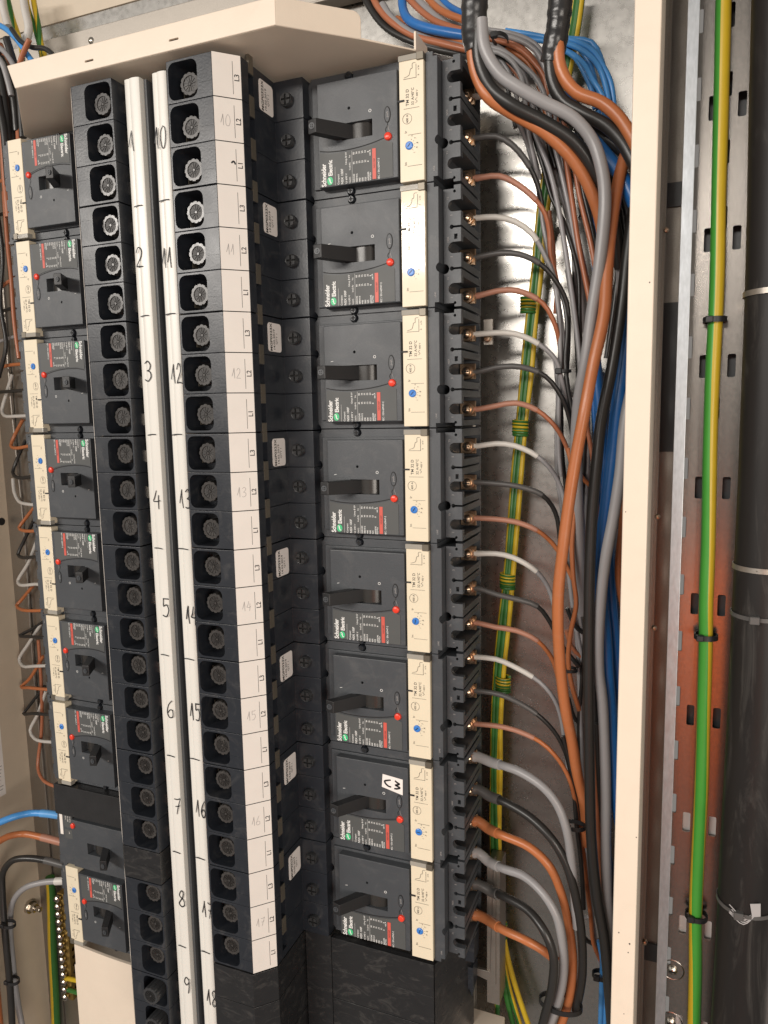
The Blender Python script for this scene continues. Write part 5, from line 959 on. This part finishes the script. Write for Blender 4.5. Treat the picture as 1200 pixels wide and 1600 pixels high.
{"label": "right striped green and yellow wire, mostly yellow", "col": "green", "r": 3.0, "pts": [[138.6, 104.0, 74.2], [134.6, 104.0, 43.0], [128.9, 104.0, 11.6], [122.5, 104.0, -25.8], [115.9, 104.0, -64.1], [108.8, 104.0, -114.7], [103.2, 104.0, -166.8], [98.7, 104.0, -214.3], [94.2, 104.0, -262.9], [89.5, 104.0, -312.6], [85.3, 104.0, -363.4], [81.7, 104.0, -415.3], [76.7, 104.0, -468.5], [71.6, 104.0, -522.9], [67.7, 104.0, -571.5], [65.1, 104.0, -628.0], [63.8, 104.0, -685.5], [64.2, 104.0, -751.3], [66.4, 104.0, -818.0], [69.4, 104.0, -878.1], [79.8, 104.0, -921.5], [101.4, 104.0, -985.1]], "group": "green and yellow striped earth wires", "sleeve": None, "name": "earth_wire", "cat": "earth wire", "n": 12, "stripe": [10, 8], "twist": -0.8},
{"label": "striped wire at the back of the bundle", "col": "green", "r": 3.0, "pts": [[136.6, 104.0, 74.6], [132.6, 104.0, 43.4], [126.8, 104.0, 12.0], [120.4, 104.0, -25.5], [113.8, 104.0, -63.8], [106.6, 104.0, -114.4], [101.0, 104.0, -166.6], [96.5, 104.0, -214.2], [91.7, 104.9, -262.8], [86.8, 105.7, -312.6], [82.5, 106.6, -363.6], [78.6, 107.4, -415.9], [73.4, 108.3, -469.6], [68.0, 109.1, -524.7], [63.9, 110.0, -574.0], [61.4, 109.1, -630.7], [60.3, 108.3, -688.2], [61.1, 107.4, -753.8], [63.6, 106.6, -820.3], [66.7, 105.7, -880.1], [71.1, 104.9, -940.4], [84.4, 104.0, -994.6]], "group": "green and yellow striped earth wires", "sleeve": None, "name": "earth_wire", "cat": "earth wire", "n": 12, "stripe": [1, 4], "twist": 2.0},
{"label": "large single green and yellow conductor strapped to the slotted plate", "col": "yellow", "r": 5.6, "pts": [[252.2, 30.0, 14.0], [253.4, 30.0, -63.6], [254.2, 30.0, -134.4], [254.6, 30.0, -207.3], [254.9, 30.0, -282.7], [255.4, 30.0, -334.4], [256.3, 30.0, -414.0], [257.2, 30.0, -468.5], [257.7, 30.0, -496.2], [258.7, 30.0, -552.6], [258.8, 30.0, -628.0], [258.6, 30.0, -699.8], [258.7, 30.0, -748.8], [259.6, 30.0, -804.8], [260.6, 30.0, -868.5]], "group": None, "sleeve": None, "name": "earth_cable", "cat": "earth cable", "n": 36, "stripe": [2, 10], "twist": -1.95, "tpow": 2.0, "stripecol": "brightgreen"},
{"label": "orange wire at upper terminal of the topmost breaker by the wall, beside handwritten 1", "col": "orange", "r": 2.2, "pts": [[-545.7, 72.0, -12.3], [-527.8, 66.0, -16.2], [-515.3, 62.0, -18.9]], "group": "wires looping out of the breakers beside the beige wall", "sleeve": None, "name": "wire", "cat": "wire", "n": 12},
{"label": "black wire at middle terminal of the topmost breaker by the wall, beside handwritten 1", "col": "black", "r": 2.2, "pts": [[-555.6, 72.0, -50.7], [-528.8, 66.0, -52.9], [-516.3, 62.0, -55.2]], "group": "wires looping out of the breakers beside the beige wall", "sleeve": None, "name": "wire", "cat": "wire", "n": 12},
{"label": "grey wire at lower terminal of the topmost breaker by the wall, beside handwritten 1", "col": "grey", "r": 2.2, "pts": [[-560.0, 72.0, -88.1], [-528.7, 66.0, -87.8], [-516.1, 62.0, -89.9]], "group": "wires looping out of the breakers beside the beige wall", "sleeve": None, "name": "wire", "cat": "wire", "n": 12},
{"label": "brown wire at upper terminal of the second breaker by the wall, beside handwritten 2", "col": "brown", "r": 2.2, "pts": [[-567.3, 72.0, -140.5], [-548.0, 69.0, -134.0], [-524.8, 66.0, -128.0], [-512.2, 62.0, -129.7]], "group": "wires looping out of the breakers beside the beige wall", "sleeve": None, "name": "wire", "cat": "wire", "n": 12},
{"label": "black wire at middle terminal of the second breaker by the wall, beside handwritten 2", "col": "black", "r": 2.2, "pts": [[-570.4, 72.0, -166.8], [-533.1, 66.0, -163.9], [-520.3, 62.0, -165.2]], "group": "wires looping out of the breakers beside the beige wall", "sleeve": None, "name": "wire", "cat": "wire", "n": 12},
{"label": "grey wire at lower terminal of the second breaker by the wall, beside handwritten 2", "col": "grey", "r": 2.2, "pts": [[-574.7, 72.0, -202.8], [-530.5, 66.0, -197.8], [-517.8, 62.0, -198.9]], "group": "wires looping out of the breakers beside the beige wall", "sleeve": None, "name": "wire", "cat": "wire", "n": 12},
{"label": "orange wire at upper terminal of the third breaker by the wall, beside handwritten 3", "col": "orange", "r": 2.2, "pts": [[-578.6, 72.0, -236.0], [-555.0, 69.0, -232.4], [-531.1, 66.0, -232.0], [-518.3, 62.0, -232.7]], "group": "wires looping out of the breakers beside the beige wall", "sleeve": None, "name": "wire", "cat": "wire", "n": 12},
{"label": "black wire at middle terminal of the third breaker by the wall, beside handwritten 3", "col": "black", "r": 2.2, "pts": [[-582.1, 72.0, -264.9], [-526.2, 66.0, -264.2], [-513.4, 62.0, -264.7]], "group": "wires looping out of the breakers beside the beige wall", "sleeve": None, "name": "wire", "cat": "wire", "n": 12},
{"label": "grey wire at lower terminal of the third breaker by the wall, beside handwritten 3", "col": "white", "r": 2.2, "pts": [[-565.4, 84.0, -242.4], [-576.8, 81.6, -268.9], [-582.0, 78.4, -286.8], [-571.9, 73.6, -295.1], [-548.8, 69.6, -296.2], [-525.4, 66.0, -296.6], [-512.6, 62.0, -296.7]], "group": "wires looping out of the breakers beside the beige wall", "sleeve": None, "name": "wire", "cat": "wire", "n": 12},
{"label": "orange wire at upper terminal of the fourth breaker by the wall, beside handwritten 4", "col": "orange", "r": 2.2, "pts": [[-553.0, 84.0, -299.6], [-567.7, 81.0, -321.5], [-568.9, 76.0, -332.8], [-555.3, 70.5, -335.8], [-524.1, 66.0, -334.0], [-511.3, 62.0, -333.8]], "group": "wires looping out of the breakers beside the beige wall", "sleeve": None, "name": "wire", "cat": "wire", "n": 12},
{"label": "black wire at middle terminal of the fourth breaker by the wall, beside handwritten 4", "col": "black", "r": 2.2, "pts": [[-551.6, 84.0, -326.6], [-568.0, 81.0, -354.5], [-569.5, 76.0, -367.5], [-557.3, 70.5, -373.5], [-525.0, 66.0, -371.8], [-512.1, 62.0, -371.3]], "group": "wires looping out of the breakers beside the beige wall", "sleeve": None, "name": "wire", "cat": "wire", "n": 12},
{"label": "grey wire at lower terminal of the fourth breaker by the wall, beside handwritten 4", "col": "white", "r": 2.2, "pts": [[-579.5, 84.0, -376.6], [-575.8, 81.0, -393.1], [-563.6, 76.0, -404.9], [-543.4, 70.5, -407.0], [-525.6, 66.0, -407.6], [-512.7, 62.0, -406.8]], "group": "wires looping out of the breakers beside the beige wall", "sleeve": None, "name": "wire", "cat": "wire", "n": 12},
{"label": "orange wire at upper terminal of the fifth breaker by the wall, beside handwritten 5", "col": "orange", "r": 2.2, "pts": [[-545.4, 84.0, -412.9], [-559.4, 81.0, -428.1], [-566.4, 76.0, -439.5], [-553.9, 70.5, -442.4], [-532.4, 66.0, -440.8], [-519.3, 62.0, -439.6]], "group": "wires looping out of the breakers beside the beige wall", "sleeve": None, "name": "wire", "cat": "wire", "n": 12},
{"label": "black wire at middle terminal of the fifth breaker by the wall, beside handwritten 5", "col": "black", "r": 2.2, "pts": [[-549.8, 84.0, -432.4], [-567.5, 81.0, -460.7], [-572.6, 76.0, -475.5], [-557.8, 70.5, -477.9], [-532.9, 66.0, -476.6], [-519.8, 62.0, -475.1]], "group": "wires looping out of the breakers beside the beige wall", "sleeve": None, "name": "wire", "cat": "wire", "n": 12},
{"label": "grey wire at lower terminal of the fifth breaker by the wall, beside handwritten 5", "col": "white", "r": 2.2, "pts": [[-547.1, 84.0, -459.4], [-561.4, 81.0, -487.8], [-576.6, 76.0, -511.0], [-567.6, 70.5, -515.2], [-533.4, 66.0, -511.8], [-520.3, 62.0, -510.0]], "group": "wires looping out of the breakers beside the beige wall", "sleeve": None, "name": "wire", "cat": "wire", "n": 12},
{"label": "orange wire at upper terminal of the sixth breaker by the wall, beside handwritten 6", "col": "orange", "r": 2.2, "pts": [[-559.0, 84.0, -518.5], [-579.6, 81.0, -539.4], [-582.7, 76.0, -545.4], [-567.8, 70.5, -548.0], [-522.7, 66.0, -544.9], [-509.6, 62.0, -542.8]], "group": "wires looping out of the breakers beside the beige wall", "sleeve": None, "name": "wire", "cat": "wire", "n": 12},
{"label": "black wire at middle terminal of the sixth breaker by the wall, beside handwritten 6", "col": "black", "r": 2.2, "pts": [[-543.6, 84.0, -565.2], [-566.7, 81.0, -578.8], [-581.6, 76.0, -586.7], [-553.7, 70.5, -584.1], [-524.3, 66.0, -581.7], [-511.2, 62.0, -579.2]], "group": "wires looping out of the breakers beside the beige wall", "sleeve": None, "name": "wire", "cat": "wire", "n": 12},
{"label": "grey wire at lower terminal of the sixth breaker by the wall, beside handwritten 6", "col": "white", "r": 2.2, "pts": [[-548.3, 84.0, -567.4], [-572.9, 81.6, -598.1], [-589.3, 78.4, -621.2], [-577.8, 73.6, -628.2], [-554.8, 69.6, -624.2], [-525.9, 66.0, -618.9], [-512.7, 62.0, -616.1]], "group": "wires looping out of the breakers beside the beige wall", "sleeve": None, "name": "wire", "cat": "wire", "n": 12},
{"label": "orange wire at upper terminal of the seventh breaker by the wall, beside handwritten 7", "col": "orange", "r": 2.2, "pts": [[-551.0, 84.0, -614.3], [-577.8, 81.0, -649.5], [-587.3, 76.0, -658.8], [-567.1, 70.5, -656.1], [-530.4, 66.0, -651.7], [-517.1, 62.0, -648.5]], "group": "wires looping out of the breakers beside the beige wall", "sleeve": None, "name": "wire", "cat": "wire", "n": 12},
{"label": "black wire at middle terminal of the seventh breaker by the wall, beside handwritten 7", "col": "black", "r": 2.2, "pts": [[-553.1, 84.0, -656.6], [-582.0, 81.0, -688.1], [-586.8, 76.0, -696.9], [-565.4, 70.5, -692.6], [-527.2, 66.0, -685.5], [-513.9, 62.0, -682.1]], "group": "wires looping out of the breakers beside the beige wall", "sleeve": None, "name": "wire", "cat": "wire", "n": 12},
{"label": "grey wire at lower terminal of the seventh breaker by the wall, beside handwritten 7", "col": "white", "r": 2.2, "pts": [[-551.5, 84.0, -663.5], [-568.1, 81.0, -699.0], [-577.6, 76.0, -719.3], [-564.4, 70.5, -726.8], [-526.7, 66.0, -724.5], [-513.4, 62.0, -720.7]], "group": "wires looping out of the breakers beside the beige wall", "sleeve": None, "name": "wire", "cat": "wire", "n": 12},
{"label": "brown wire dropping straight then hooking under the seventh breaker by the beige wall", "col": "brown", "r": 2.2, "pts": [[-557.8, 84.0, -592.9], [-557.4, 82.0, -663.6], [-560.9, 80.0, -717.6], [-561.4, 70.0, -768.1], [-544.9, 60.0, -776.8], [-518.7, 50.0, -775.3], [-488.3, 40.0, -769.3]], "group": "wires looping out of the breakers beside the beige wall", "sleeve": None, "name": "wire", "cat": "wire", "n": 12},
{"label": "bright blue thick wire leaving the plain breaker", "col": "lightblue", "r": 4.2, "pts": [[-554.9, -10.0, -805.0], [-538.6, 5.0, -799.6], [-527.9, 20.0, -800.3], [-508.2, 27.0, -800.3], [-485.6, 34.0, -803.1]], "group": "thick wires at the plain breaker", "sleeve": ["blue", 26, 1.15], "name": "wire", "cat": "wire", "n": 12, "rev": 1},
{"label": "orange brown thick wire leaving the plain breaker", "col": "orange", "r": 4.2, "pts": [[-558.2, -10.0, -832.5], [-553.2, 5.0, -830.4], [-542.3, 20.0, -831.4], [-517.2, 27.0, -834.6], [-487.1, 34.0, -840.2]], "group": "thick wires at the plain breaker", "sleeve": ["brown", 30, 1.15], "name": "wire", "cat": "wire", "n": 12, "rev": 1},
{"label": "black thick wire curving down along the beige wall", "col": "black", "r": 4.2, "pts": [[-556.0, -10.0, -1101.9], [-560.6, -5.0, -1033.3], [-565.2, 0.0, -965.1], [-572.1, 5.0, -915.8], [-572.2, 10.0, -887.4], [-560.2, 15.0, -870.6], [-538.2, 20.0, -864.3], [-515.0, 27.0, -866.1], [-485.9, 34.0, -871.8]], "group": "thick wires at the plain breaker", "sleeve": ["black", 30, 1.1], "name": "wire", "cat": "wire", "n": 12, "rev": 1},
{"label": "grey thick wire curving down along the beige wall", "col": "grey", "r": 3.8, "pts": [[-547.4, 0.0, -1107.8], [-562.2, 5.7, -1060.9], [-568.8, 10.6, -1010.6], [-570.9, 12.9, -966.5], [-565.5, 15.7, -930.3], [-546.5, 19.1, -907.9], [-522.8, 26.0, -898.6], [-487.9, 34.0, -892.8]], "group": "thick wires at the plain breaker", "sleeve": ["grey", 14, 1.3], "name": "wire", "cat": "wire", "n": 12, "rev": 1},
{"label": "orange brown cable at the picture edge behind the black wire", "col": "orange", "r": 5.0, "pts": [[-569.5, -14.0, -947.2], [-574.5, -12.7, -994.7], [-577.1, -11.3, -1051.7], [-578.5, -10.0, -1118.7]], "group": "thick wires at the plain breaker", "sleeve": None, "name": "wire", "cat": "wire", "n": 12},
{"label": "yellow earth wire entering the brass bar", "col": "yellow", "r": 3.0, "pts": [[-524.0, 52.0, -1055.9], [-497.0, 46.0, -1047.1], [-477.2, 40.0, -1038.5]], "group": "earth wires at the brass bar", "sleeve": None, "name": "earth_wire", "cat": "earth wire", "n": 12, "stripe": None},
{"label": "green and yellow earth wire entering the brass bar", "col": "green", "r": 3.0, "pts": [[-523.4, 52.0, -1073.0], [-500.9, 46.0, -1065.3], [-476.9, 40.0, -1058.9]], "group": "earth wires at the brass bar", "sleeve": None, "name": "earth_wire", "cat": "earth wire", "n": 12, "stripe": [2, 4]},
{"label": "green and yellow cable added behind the brass earth bar, standing in for a reflection", "col": "green", "r": 6.0, "pts": [[-586.4, 84.0, -1193.6], [-582.0, 83.5, -1129.9], [-578.0, 83.0, -1047.5], [-570.6, 82.5, -956.5], [-570.5, 82.0, -936.7]], "group": None, "sleeve": None, "name": "earth_cable", "cat": "earth cable", "n": 16, "stripe": [13, 4]},  # added cable imitating a striped cable's reflection in the steel plate
{"label": "bright blue wire crossing the cluster behind the hood corner", "col": "lightblue", "r": 3.2, "pts": [[-531.1, 70.0, 162.2], [-511.3, 67.5, 150.3], [-492.4, 65.0, 133.1], [-477.8, 62.5, 115.6], [-464.1, 60.0, 99.8]], "group": "cables behind the hood near the beige wall", "sleeve": None, "name": "cable", "cat": "cable", "n": 12},
{"label": "black wire bending over behind the hood corner", "col": "black", "r": 2.8, "pts": [[-499.7, 64.0, 147.1], [-485.6, 62.2, 130.6], [-467.3, 60.4, 119.6], [-446.8, 58.6, 113.6], [-434.4, 56.8, 105.2], [-429.8, 55.0, 95.6]], "group": "cables behind the hood near the beige wall", "sleeve": None, "name": "cable", "cat": "cable", "n": 12},
{"label": "grey wire in the cluster behind the hood corner", "col": "grey", "r": 3.0, "pts": [[-520.8, 58.0, 131.4], [-503.1, 55.3, 118.7], [-490.0, 52.7, 102.9], [-479.2, 50.0, 84.9]], "group": "cables behind the hood near the beige wall", "sleeve": None, "name": "cable", "cat": "cable", "n": 12},
{"label": "brown wire in the cluster behind the hood corner", "col": "brown", "r": 3.0, "pts": [[-461.7, 52.0, 123.1], [-475.5, 54.7, 111.9], [-485.6, 57.3, 100.5], [-491.8, 60.0, 88.9]], "group": "cables behind the hood near the beige wall", "sleeve": None, "name": "cable", "cat": "cable", "n": 12},
{"label": "dark cable hanging left of the hood", "col": "black", "r": 4.5, "pts": [[-533.9, 70.0, 121.3], [-520.6, 66.2, 92.8], [-512.6, 62.5, 54.7], [-506.5, 58.8, 17.0], [-504.1, 55.0, -34.4]], "group": "cables behind the hood near the beige wall", "sleeve": None, "name": "cable", "cat": "cable", "n": 12},
{"label": "brown cable hanging left of the hood", "col": "brown", "r": 4.5, "pts": [[-532.6, 64.0, 108.1], [-524.8, 60.5, 70.1], [-519.0, 57.0, 32.6], [-516.9, 53.5, -18.8], [-511.9, 50.0, -63.6]], "group": "cables behind the hood near the beige wall", "sleeve": None, "name": "cable", "cat": "cable", "n": 12},
{"label": "second dark cable hanging left of the hood", "col": "black", "r": 4.0, "pts": [[-512.5, 58.0, 116.0], [-503.7, 58.7, 93.9], [-499.7, 59.3, 65.6], [-499.9, 60.0, 34.2]], "group": "cables behind the hood near the beige wall", "sleeve": None, "name": "cable", "cat": "cable", "n": 12},
{"label": "pale grey cable at the very edge left of the hood", "col": "grey", "r": 3.4, "pts": [[-515.4, 52.0, 117.6], [-505.9, 53.0, 105.9], [-501.1, 54.0, 88.2], [-498.2, 55.0, 70.8]], "group": "cables behind the hood near the beige wall", "sleeve": None, "name": "cable", "cat": "cable", "n": 12},
{"label": "slim brown wire running down behind the first breakers", "col": "brown", "r": 2.6, "pts": [[-538.7, 70.0, -26.3], [-533.8, 65.0, -87.5], [-527.1, 60.0, -134.0], [-522.6, 55.0, -180.3], [-513.9, 50.0, -226.7]], "group": "cables behind the hood near the beige wall", "sleeve": None, "name": "cable", "cat": "cable", "n": 12},
{"label": "slim black wire running down behind the first breakers", "col": "black", "r": 2.6, "pts": [[-545.0, 64.0, -49.3], [-541.6, 63.0, -102.2], [-550.9, 62.0, -154.7], [-545.3, 61.0, -209.1], [-561.6, 60.0, -247.5]], "group": "cables behind the hood near the beige wall", "sleeve": None, "name": "cable", "cat": "cable", "n": 12},
{"label": "third dark cable left of the hood, nearest the corner", "col": "black", "r": 4.2, "pts": [[-502.3, 58.0, 134.8], [-492.9, 57.2, 105.2], [-487.3, 56.5, 76.4], [-485.7, 55.8, 48.1], [-485.6, 55.0, 23.4]], "group": "cables behind the hood near the beige wall", "sleeve": None, "name": "cable", "cat": "cable", "n": 12},
{"label": "dark cable low at the edge left of the hood", "col": "black", "r": 4.6, "pts": [[-516.7, 52.0, 72.7], [-510.0, 51.3, 36.4], [-508.6, 50.7, 7.8], [-507.9, 50.0, -28.1]], "group": "cables behind the hood near the beige wall", "sleeve": None, "name": "cable", "cat": "cable", "n": 12},
{"label": "dull brown cable between the dark ones left of the hood", "col": "brown", "r": 3.6, "pts": [[-525.8, 70.0, 137.4], [-510.5, 67.5, 104.1], [-502.9, 65.0, 75.2], [-499.4, 62.5, 45.6], [-497.1, 60.0, 23.2]], "group": "cables behind the hood near the beige wall", "sleeve": None, "name": "cable", "cat": "cable", "n": 12},
{"label": "dark cable tucked against the beige wall by the hood", "col": "black", "r": 4.4, "pts": [[-528.5, 64.0, 142.4], [-519.3, 61.0, 104.5], [-512.1, 58.0, 67.1], [-507.7, 55.0, 23.1]], "group": "cables behind the hood near the beige wall", "sleeve": None, "name": "cable", "cat": "cable", "n": 12},
{"label": "striped earth wire left of the twisted pair behind the hood", "col": "yellow", "r": 3.2, "pts": [[-508.6, 96.0, 205.4], [-503.4, 94.5, 182.5], [-494.0, 93.0, 160.9], [-486.6, 91.5, 139.1], [-481.4, 90.0, 116.3]], "group": "earth wires behind the hood", "sleeve": None, "name": "earth_wire", "cat": "earth wire", "n": 12, "stripe": [2, 4], "twist": 6},
{"label": "striped earth wire with yellow side out behind the hood", "col": "yellow", "r": 3.2, "pts": [[-496.7, 96.0, 202.8], [-492.5, 94.5, 180.2], [-487.9, 93.0, 161.1], [-482.7, 91.5, 138.3], [-475.4, 90.0, 116.6]], "group": "earth wires behind the hood", "sleeve": None, "name": "earth_wire", "cat": "earth wire", "n": 12, "stripe": [2, 4], "twist": 6},
{"label": "striped earth wire among the pale straps behind the hood", "col": "green", "r": 3.2, "pts": [[-537.2, 96.0, 207.9], [-528.6, 94.5, 176.9], [-519.3, 93.0, 153.0], [-516.0, 91.5, 130.3], [-520.8, 90.0, 109.0]], "group": "earth wires behind the hood", "sleeve": None, "name": "earth_wire", "cat": "earth wire", "n": 12, "stripe": [2, 4], "twist": 6},
{"label": "pale strap at the very corner above the cables", "col": "white", "r": 4.6, "pts": [[-532.3, 84.0, 202.5], [-528.3, 82.0, 181.8], [-521.3, 80.0, 160.5]], "group": "pale straps behind the hood", "sleeve": None, "name": "strap", "cat": "strap", "n": 12},
{"label": "pale strap curving beside the striped wires", "col": "white", "r": 4.6, "pts": [[-499.1, 84.0, 190.6], [-495.6, 82.7, 172.0], [-491.2, 81.3, 153.1], [-496.5, 80.0, 137.5]], "group": "pale straps behind the hood", "sleeve": None, "name": "strap", "cat": "strap", "n": 12}
]
TAPED = [{"label": "first bundle wrapped in black tape, where the grey cable emerges", "pts": [[63.9, 14.0, 56.3], [62.7, 14.0, 37.0], [61.6, 16.0, 23.4], [61.1, 20.0, 12.3], [62.7, 22.0, 1.8]], "r": 10.8}, {"label": "second bundle wrapped in black tape, in front of the blue arches", "pts": [[131.6, 34.0, 51.4], [129.7, 34.0, 32.5], [127.6, 36.0, 14.3], [124.3, 38.0, -1.6], [122.0, 40.0, -11.3]], "r": 9.8}]
WRAPS = [('coil of striped wire wrapped round the bundle, highest of the five', [91.6, 104.0, -199.4]), ('second coil of striped wire wrapped round the bundle', [84.2, 104.0, -317.5]), ('third coil of striped wire wrapped round the bundle', [71.9, 104.0, -473.5]), ('fourth coil of striped wire wrapped round the bundle', [67.5, 104.0, -584.1]), ('lowest coil of striped wire wrapped round the bundle', [64.7, 104.0, -865.6])]
TIES = [('black cable tie round three slim wires level with handwritten 12', [128.9, 80.0, -265.3], 6.5, 5, 3.0), ('black cable tie round the orange and grey wires level with handwritten 16', [148.4, 56.0, -700.3], 10, 7, 4), ('black cable tie round the blue wires at the bottom edge', [175.9, 76.0, -867.3], 9, 6, 4.5), ('wide black tie gathering the four thick cables at the bottom', [141.0, 34.0, -875.1], 20, 12, 5), ('topmost black tie on the large green and yellow conductor', [255.0, 30.0, -232.2], 8, 8, 4.5), ('middle black tie on the large green and yellow conductor', [257.6, 30.0, -492.9], 8.5, 8, 4.5), ('lowest black tie on the large green and yellow conductor', [258.7, 30.0, -748.8], 8.5, 8, 4.5), ('black tie holding sheaf wires beside the first taped bundle', [70.4, 74.0, 30.6], 6, 12, 3.5), ('upper black tie on the wires along the beige wall', [-556.6, 0.0, -948.3], 9, 6, 4), ('lower black tie on the wires along the beige wall', [-556.5, -2.0, -1027.1], 9, 6, 4), ('small black tie behind the orange cable level with handwritten 15', [139.1, 68.0, -548.4], 8, 6, 3)]
BANDS = [('bright steel band round the upper part of the black pipe', [273.3, -17.0, -218.0], 1), ('narrow steel band round the middle of the black pipe', [281.8, -17.0, -425.5], 1), ('buckled grey tie round the middle of the black pipe', [283.3, -17.0, -463.5], 0), ('thin grey tie round the lower part of the black pipe', [293.3, -17.0, -709.0], 0)]
EARTHBAR = [[-527.5, 52.0, -931.1], [-525.9, 52.0, -1087.3]]
NUT = [-577.8, 60.0, -968.6]
def rel(pts, o): return [Vector(p) - o for p in pts]
def cable(d):
    pts = [Vector(p) for p in d['pts']]
    if d.get('rev'): pts = pts[::-1]
    for p in pts[3:-1]: p += Vector((random.gauss(0, .45), random.gauss(0, .45), random.gauss(0, .5)))
    o = pts[0].copy(); P = spline([p - o for p in pts], 5.0 if d['r'] > 2.8 else 6.5)
    t = thing(d['name'], d['label'], d['cat'], o, d['group'])
    m = CB[d['col']]
    b = nb()
    st = tuple(d['stripe']) if d.get('stripe') else None
    tube(b, P, d['r'], d['n'], lambda q, k=random.uniform(20, 40): 1 + 0.012 * math.sin(q * k) + 0.01 * math.sin(q * k * 2.3), st, d.get('twist', 0.0), d.get('tpow', 1.0))
    mats = [m, CB[d.get('stripecol') or ('green' if d['col'] == 'yellow' else 'yellow')]] if st else m
    obj("insulation", b, mats, t)
    if d['sleeve']:
        c, ln, k = d['sleeve']
        acc = 0; Q = [P[0]]
        for a, q in zip(P, P[1:]):
            acc += (q - a).length; Q.append(q)
            if acc > ln: break
        b = nb(); tube(b, Q, d['r'] * k, d['n'] + 2, lambda s: (1.14 if s < 0.22 else 1.0) if d.get('ring') else 1.0)
        obj("sleeve", b, SLV[c], t)
    return t
for d in CABLES: cable(d)
for d in TAPED:
    o = Vector(d['pts'][-1]); t = thing("taped_bundle", d['label'], "taped cables", o, "bundles in black tape")
    b = nb(); P = spline(rel(d['pts'], o), 2.5)
    tube(b, P, d['r'], 24, lambda s: 1 + 0.035 * math.sin(s * 46) + 0.03 * math.sin(s * 17 + 1)); obj("tape", b, TAPE, t)
for l, c in WRAPS:
    t = thing("wire_coil", l, "wire coil", c, "striped coils round the earth wires")
    b = nb(); pts = []
    for i in range(6 * 20 + 1):
        a = 2 * PI * i / 20
        pts.append(Vector((7.0 * math.cos(a), 5.6 * math.sin(a), 8.0 - 16.0 * i / 120)))
    tube(b, pts, 1.4, 10, None, (1, 3), 2.0); obj("coil", b, [CB['green'], CB['yellow']], t)
for l, c, rx, ry, w in TIES:
    cable_tie(l, *c, rx, ry, w, head=(-rx * 0.55, -ry * 0.85))
for l, c, m in BANDS:
    t = cable_tie(l, pipe_x(c[2]) , 5, c[2], 22.0, 22.0, 4 if m else 3.2, head=(-7, -21.8), m=GALV2 if m else SLV['black'], th=0.8, name="pipe_band", group="bands round the black pipe", hs=0.2 if m else 1.2, steel=True)
# earth bar
A, Bp = Vector(EARTHBAR[0]), Vector(EARTHBAR[1])
t = thing("earth_bar", "upright brass earth bar with a row of bright round-headed screws", "earth bar", Bp)
L_ = A - Bp
b = nb(); box(b, -1, 13, 0, 14, 0, L_.z); bevel(b, 0.6, 1)
c = nb()
for i in range(14):
    prism_x(c, circ(7, L_.z * (i + 0.5) / 14, 2.8, 12), 5, 20)
b = cut(b, c); bar = obj("bar", b, BRASS, t)
for i in range(14):
    b = nb(); z = L_.z * (i + 0.5) / 14
    lathe_y(b, 3, z, [(0, -7.2), (2.4, -6.9), (4.2, -5.4), (4.6, -3.4), (4.4, -2), (2.6, -2), (2.6, 1)], 18)
    box(b, -0.6, 6.6, -7.5, -6.2, z - 0.5, z + 0.5, 1); obj("clamp_screw", b, [STEEL, DARK], t)
# hex nut on the beige wall
t = thing("wall_nut", "round steel nut and bolt on the beige side wall above the earth bar", "nut", (-600, 68.5, -979.8))
b = nb(); prism_x(b, circ(0, 0, 9, 24), 0, 5); prism_x(b, circ(0, 0, 6.6, 6), 5, 13); prism_x(b, circ(0, 0, 3.6, 16), 13, 22); bevel(b, 0.4, 1); obj("nut", b, STEEL, t)
b = nb(); prism_x(b, circ(0, 0, 5, 20), 0, 1.2); tag(obj("wall_hole", b, DARK), "black plugged hole in the beige side wall", "plug").location = Vector((-599.9, 78.2, -433.4)) * S
b = nb(); prism_x(b, [(0, -669.2), (48.0, -669.2), (48.0, -800.8), (0, -800.8)], -599.6, -599.2, 0)
for i in range(26): box(b, -599.1, -599.0, 4 + (i % 3) * 1.5, 48.0 - 3 - (i * 7 % 6), -669.2 - 8 - i * 4.6, -669.2 - 6.9 - i * 4.6, 1)
tag(obj("paper_sheet", b, [PAPER, PENCIL], smooth=False), "printed white paper list stuck to the beige side wall", "paper")

# orange work coverall hanging in the room behind the camera (mirrored by the galvanised plate)
b = nb()
def loft(rings_, n=20):
    R_ = [[b.verts.new((cx + rx * math.cos(2 * PI * i / n), cy + ry * math.sin(2 * PI * i / n), z)) for i in range(n)] for cx, cy, z, rx, ry in rings_]
    for p, q in zip(R_, R_[1:]):
        for i in range(n): b.faces.new((p[i], p[(i + 1) % n], q[(i + 1) % n], q[i]))
    b.faces.new(R_[0]); b.faces.new(R_[-1][::-1])
loft([(0, 0, 0, 90, 70), (0, 0, -40, 230, 90), (0, 0, -180, 235, 115), (0, 0, -420, 205, 105), (0, 0, -650, 215, 120), (0, 0, -760, 210, 110)])
for sx in (-1, 1):
    loft([(sx * 105, 0, -700, 100, 105), (sx * 112, 0, -1000, 85, 85), (sx * 118, 0, -1450, 72, 75)])
    loft([(sx * 215, 0, -45, 60, 65), (sx * 275, 10, -300, 62, 62), (sx * 295, 40, -600, 50, 50)])
o = tag(obj("work_coverall", b, ORANGE), "orange work coverall behind the photographer, mirrored dimly in the slotted steel plate", "coverall")
o.scale = (1, 1, 0.60); o.location = Vector((240, -1350, -690)) * S
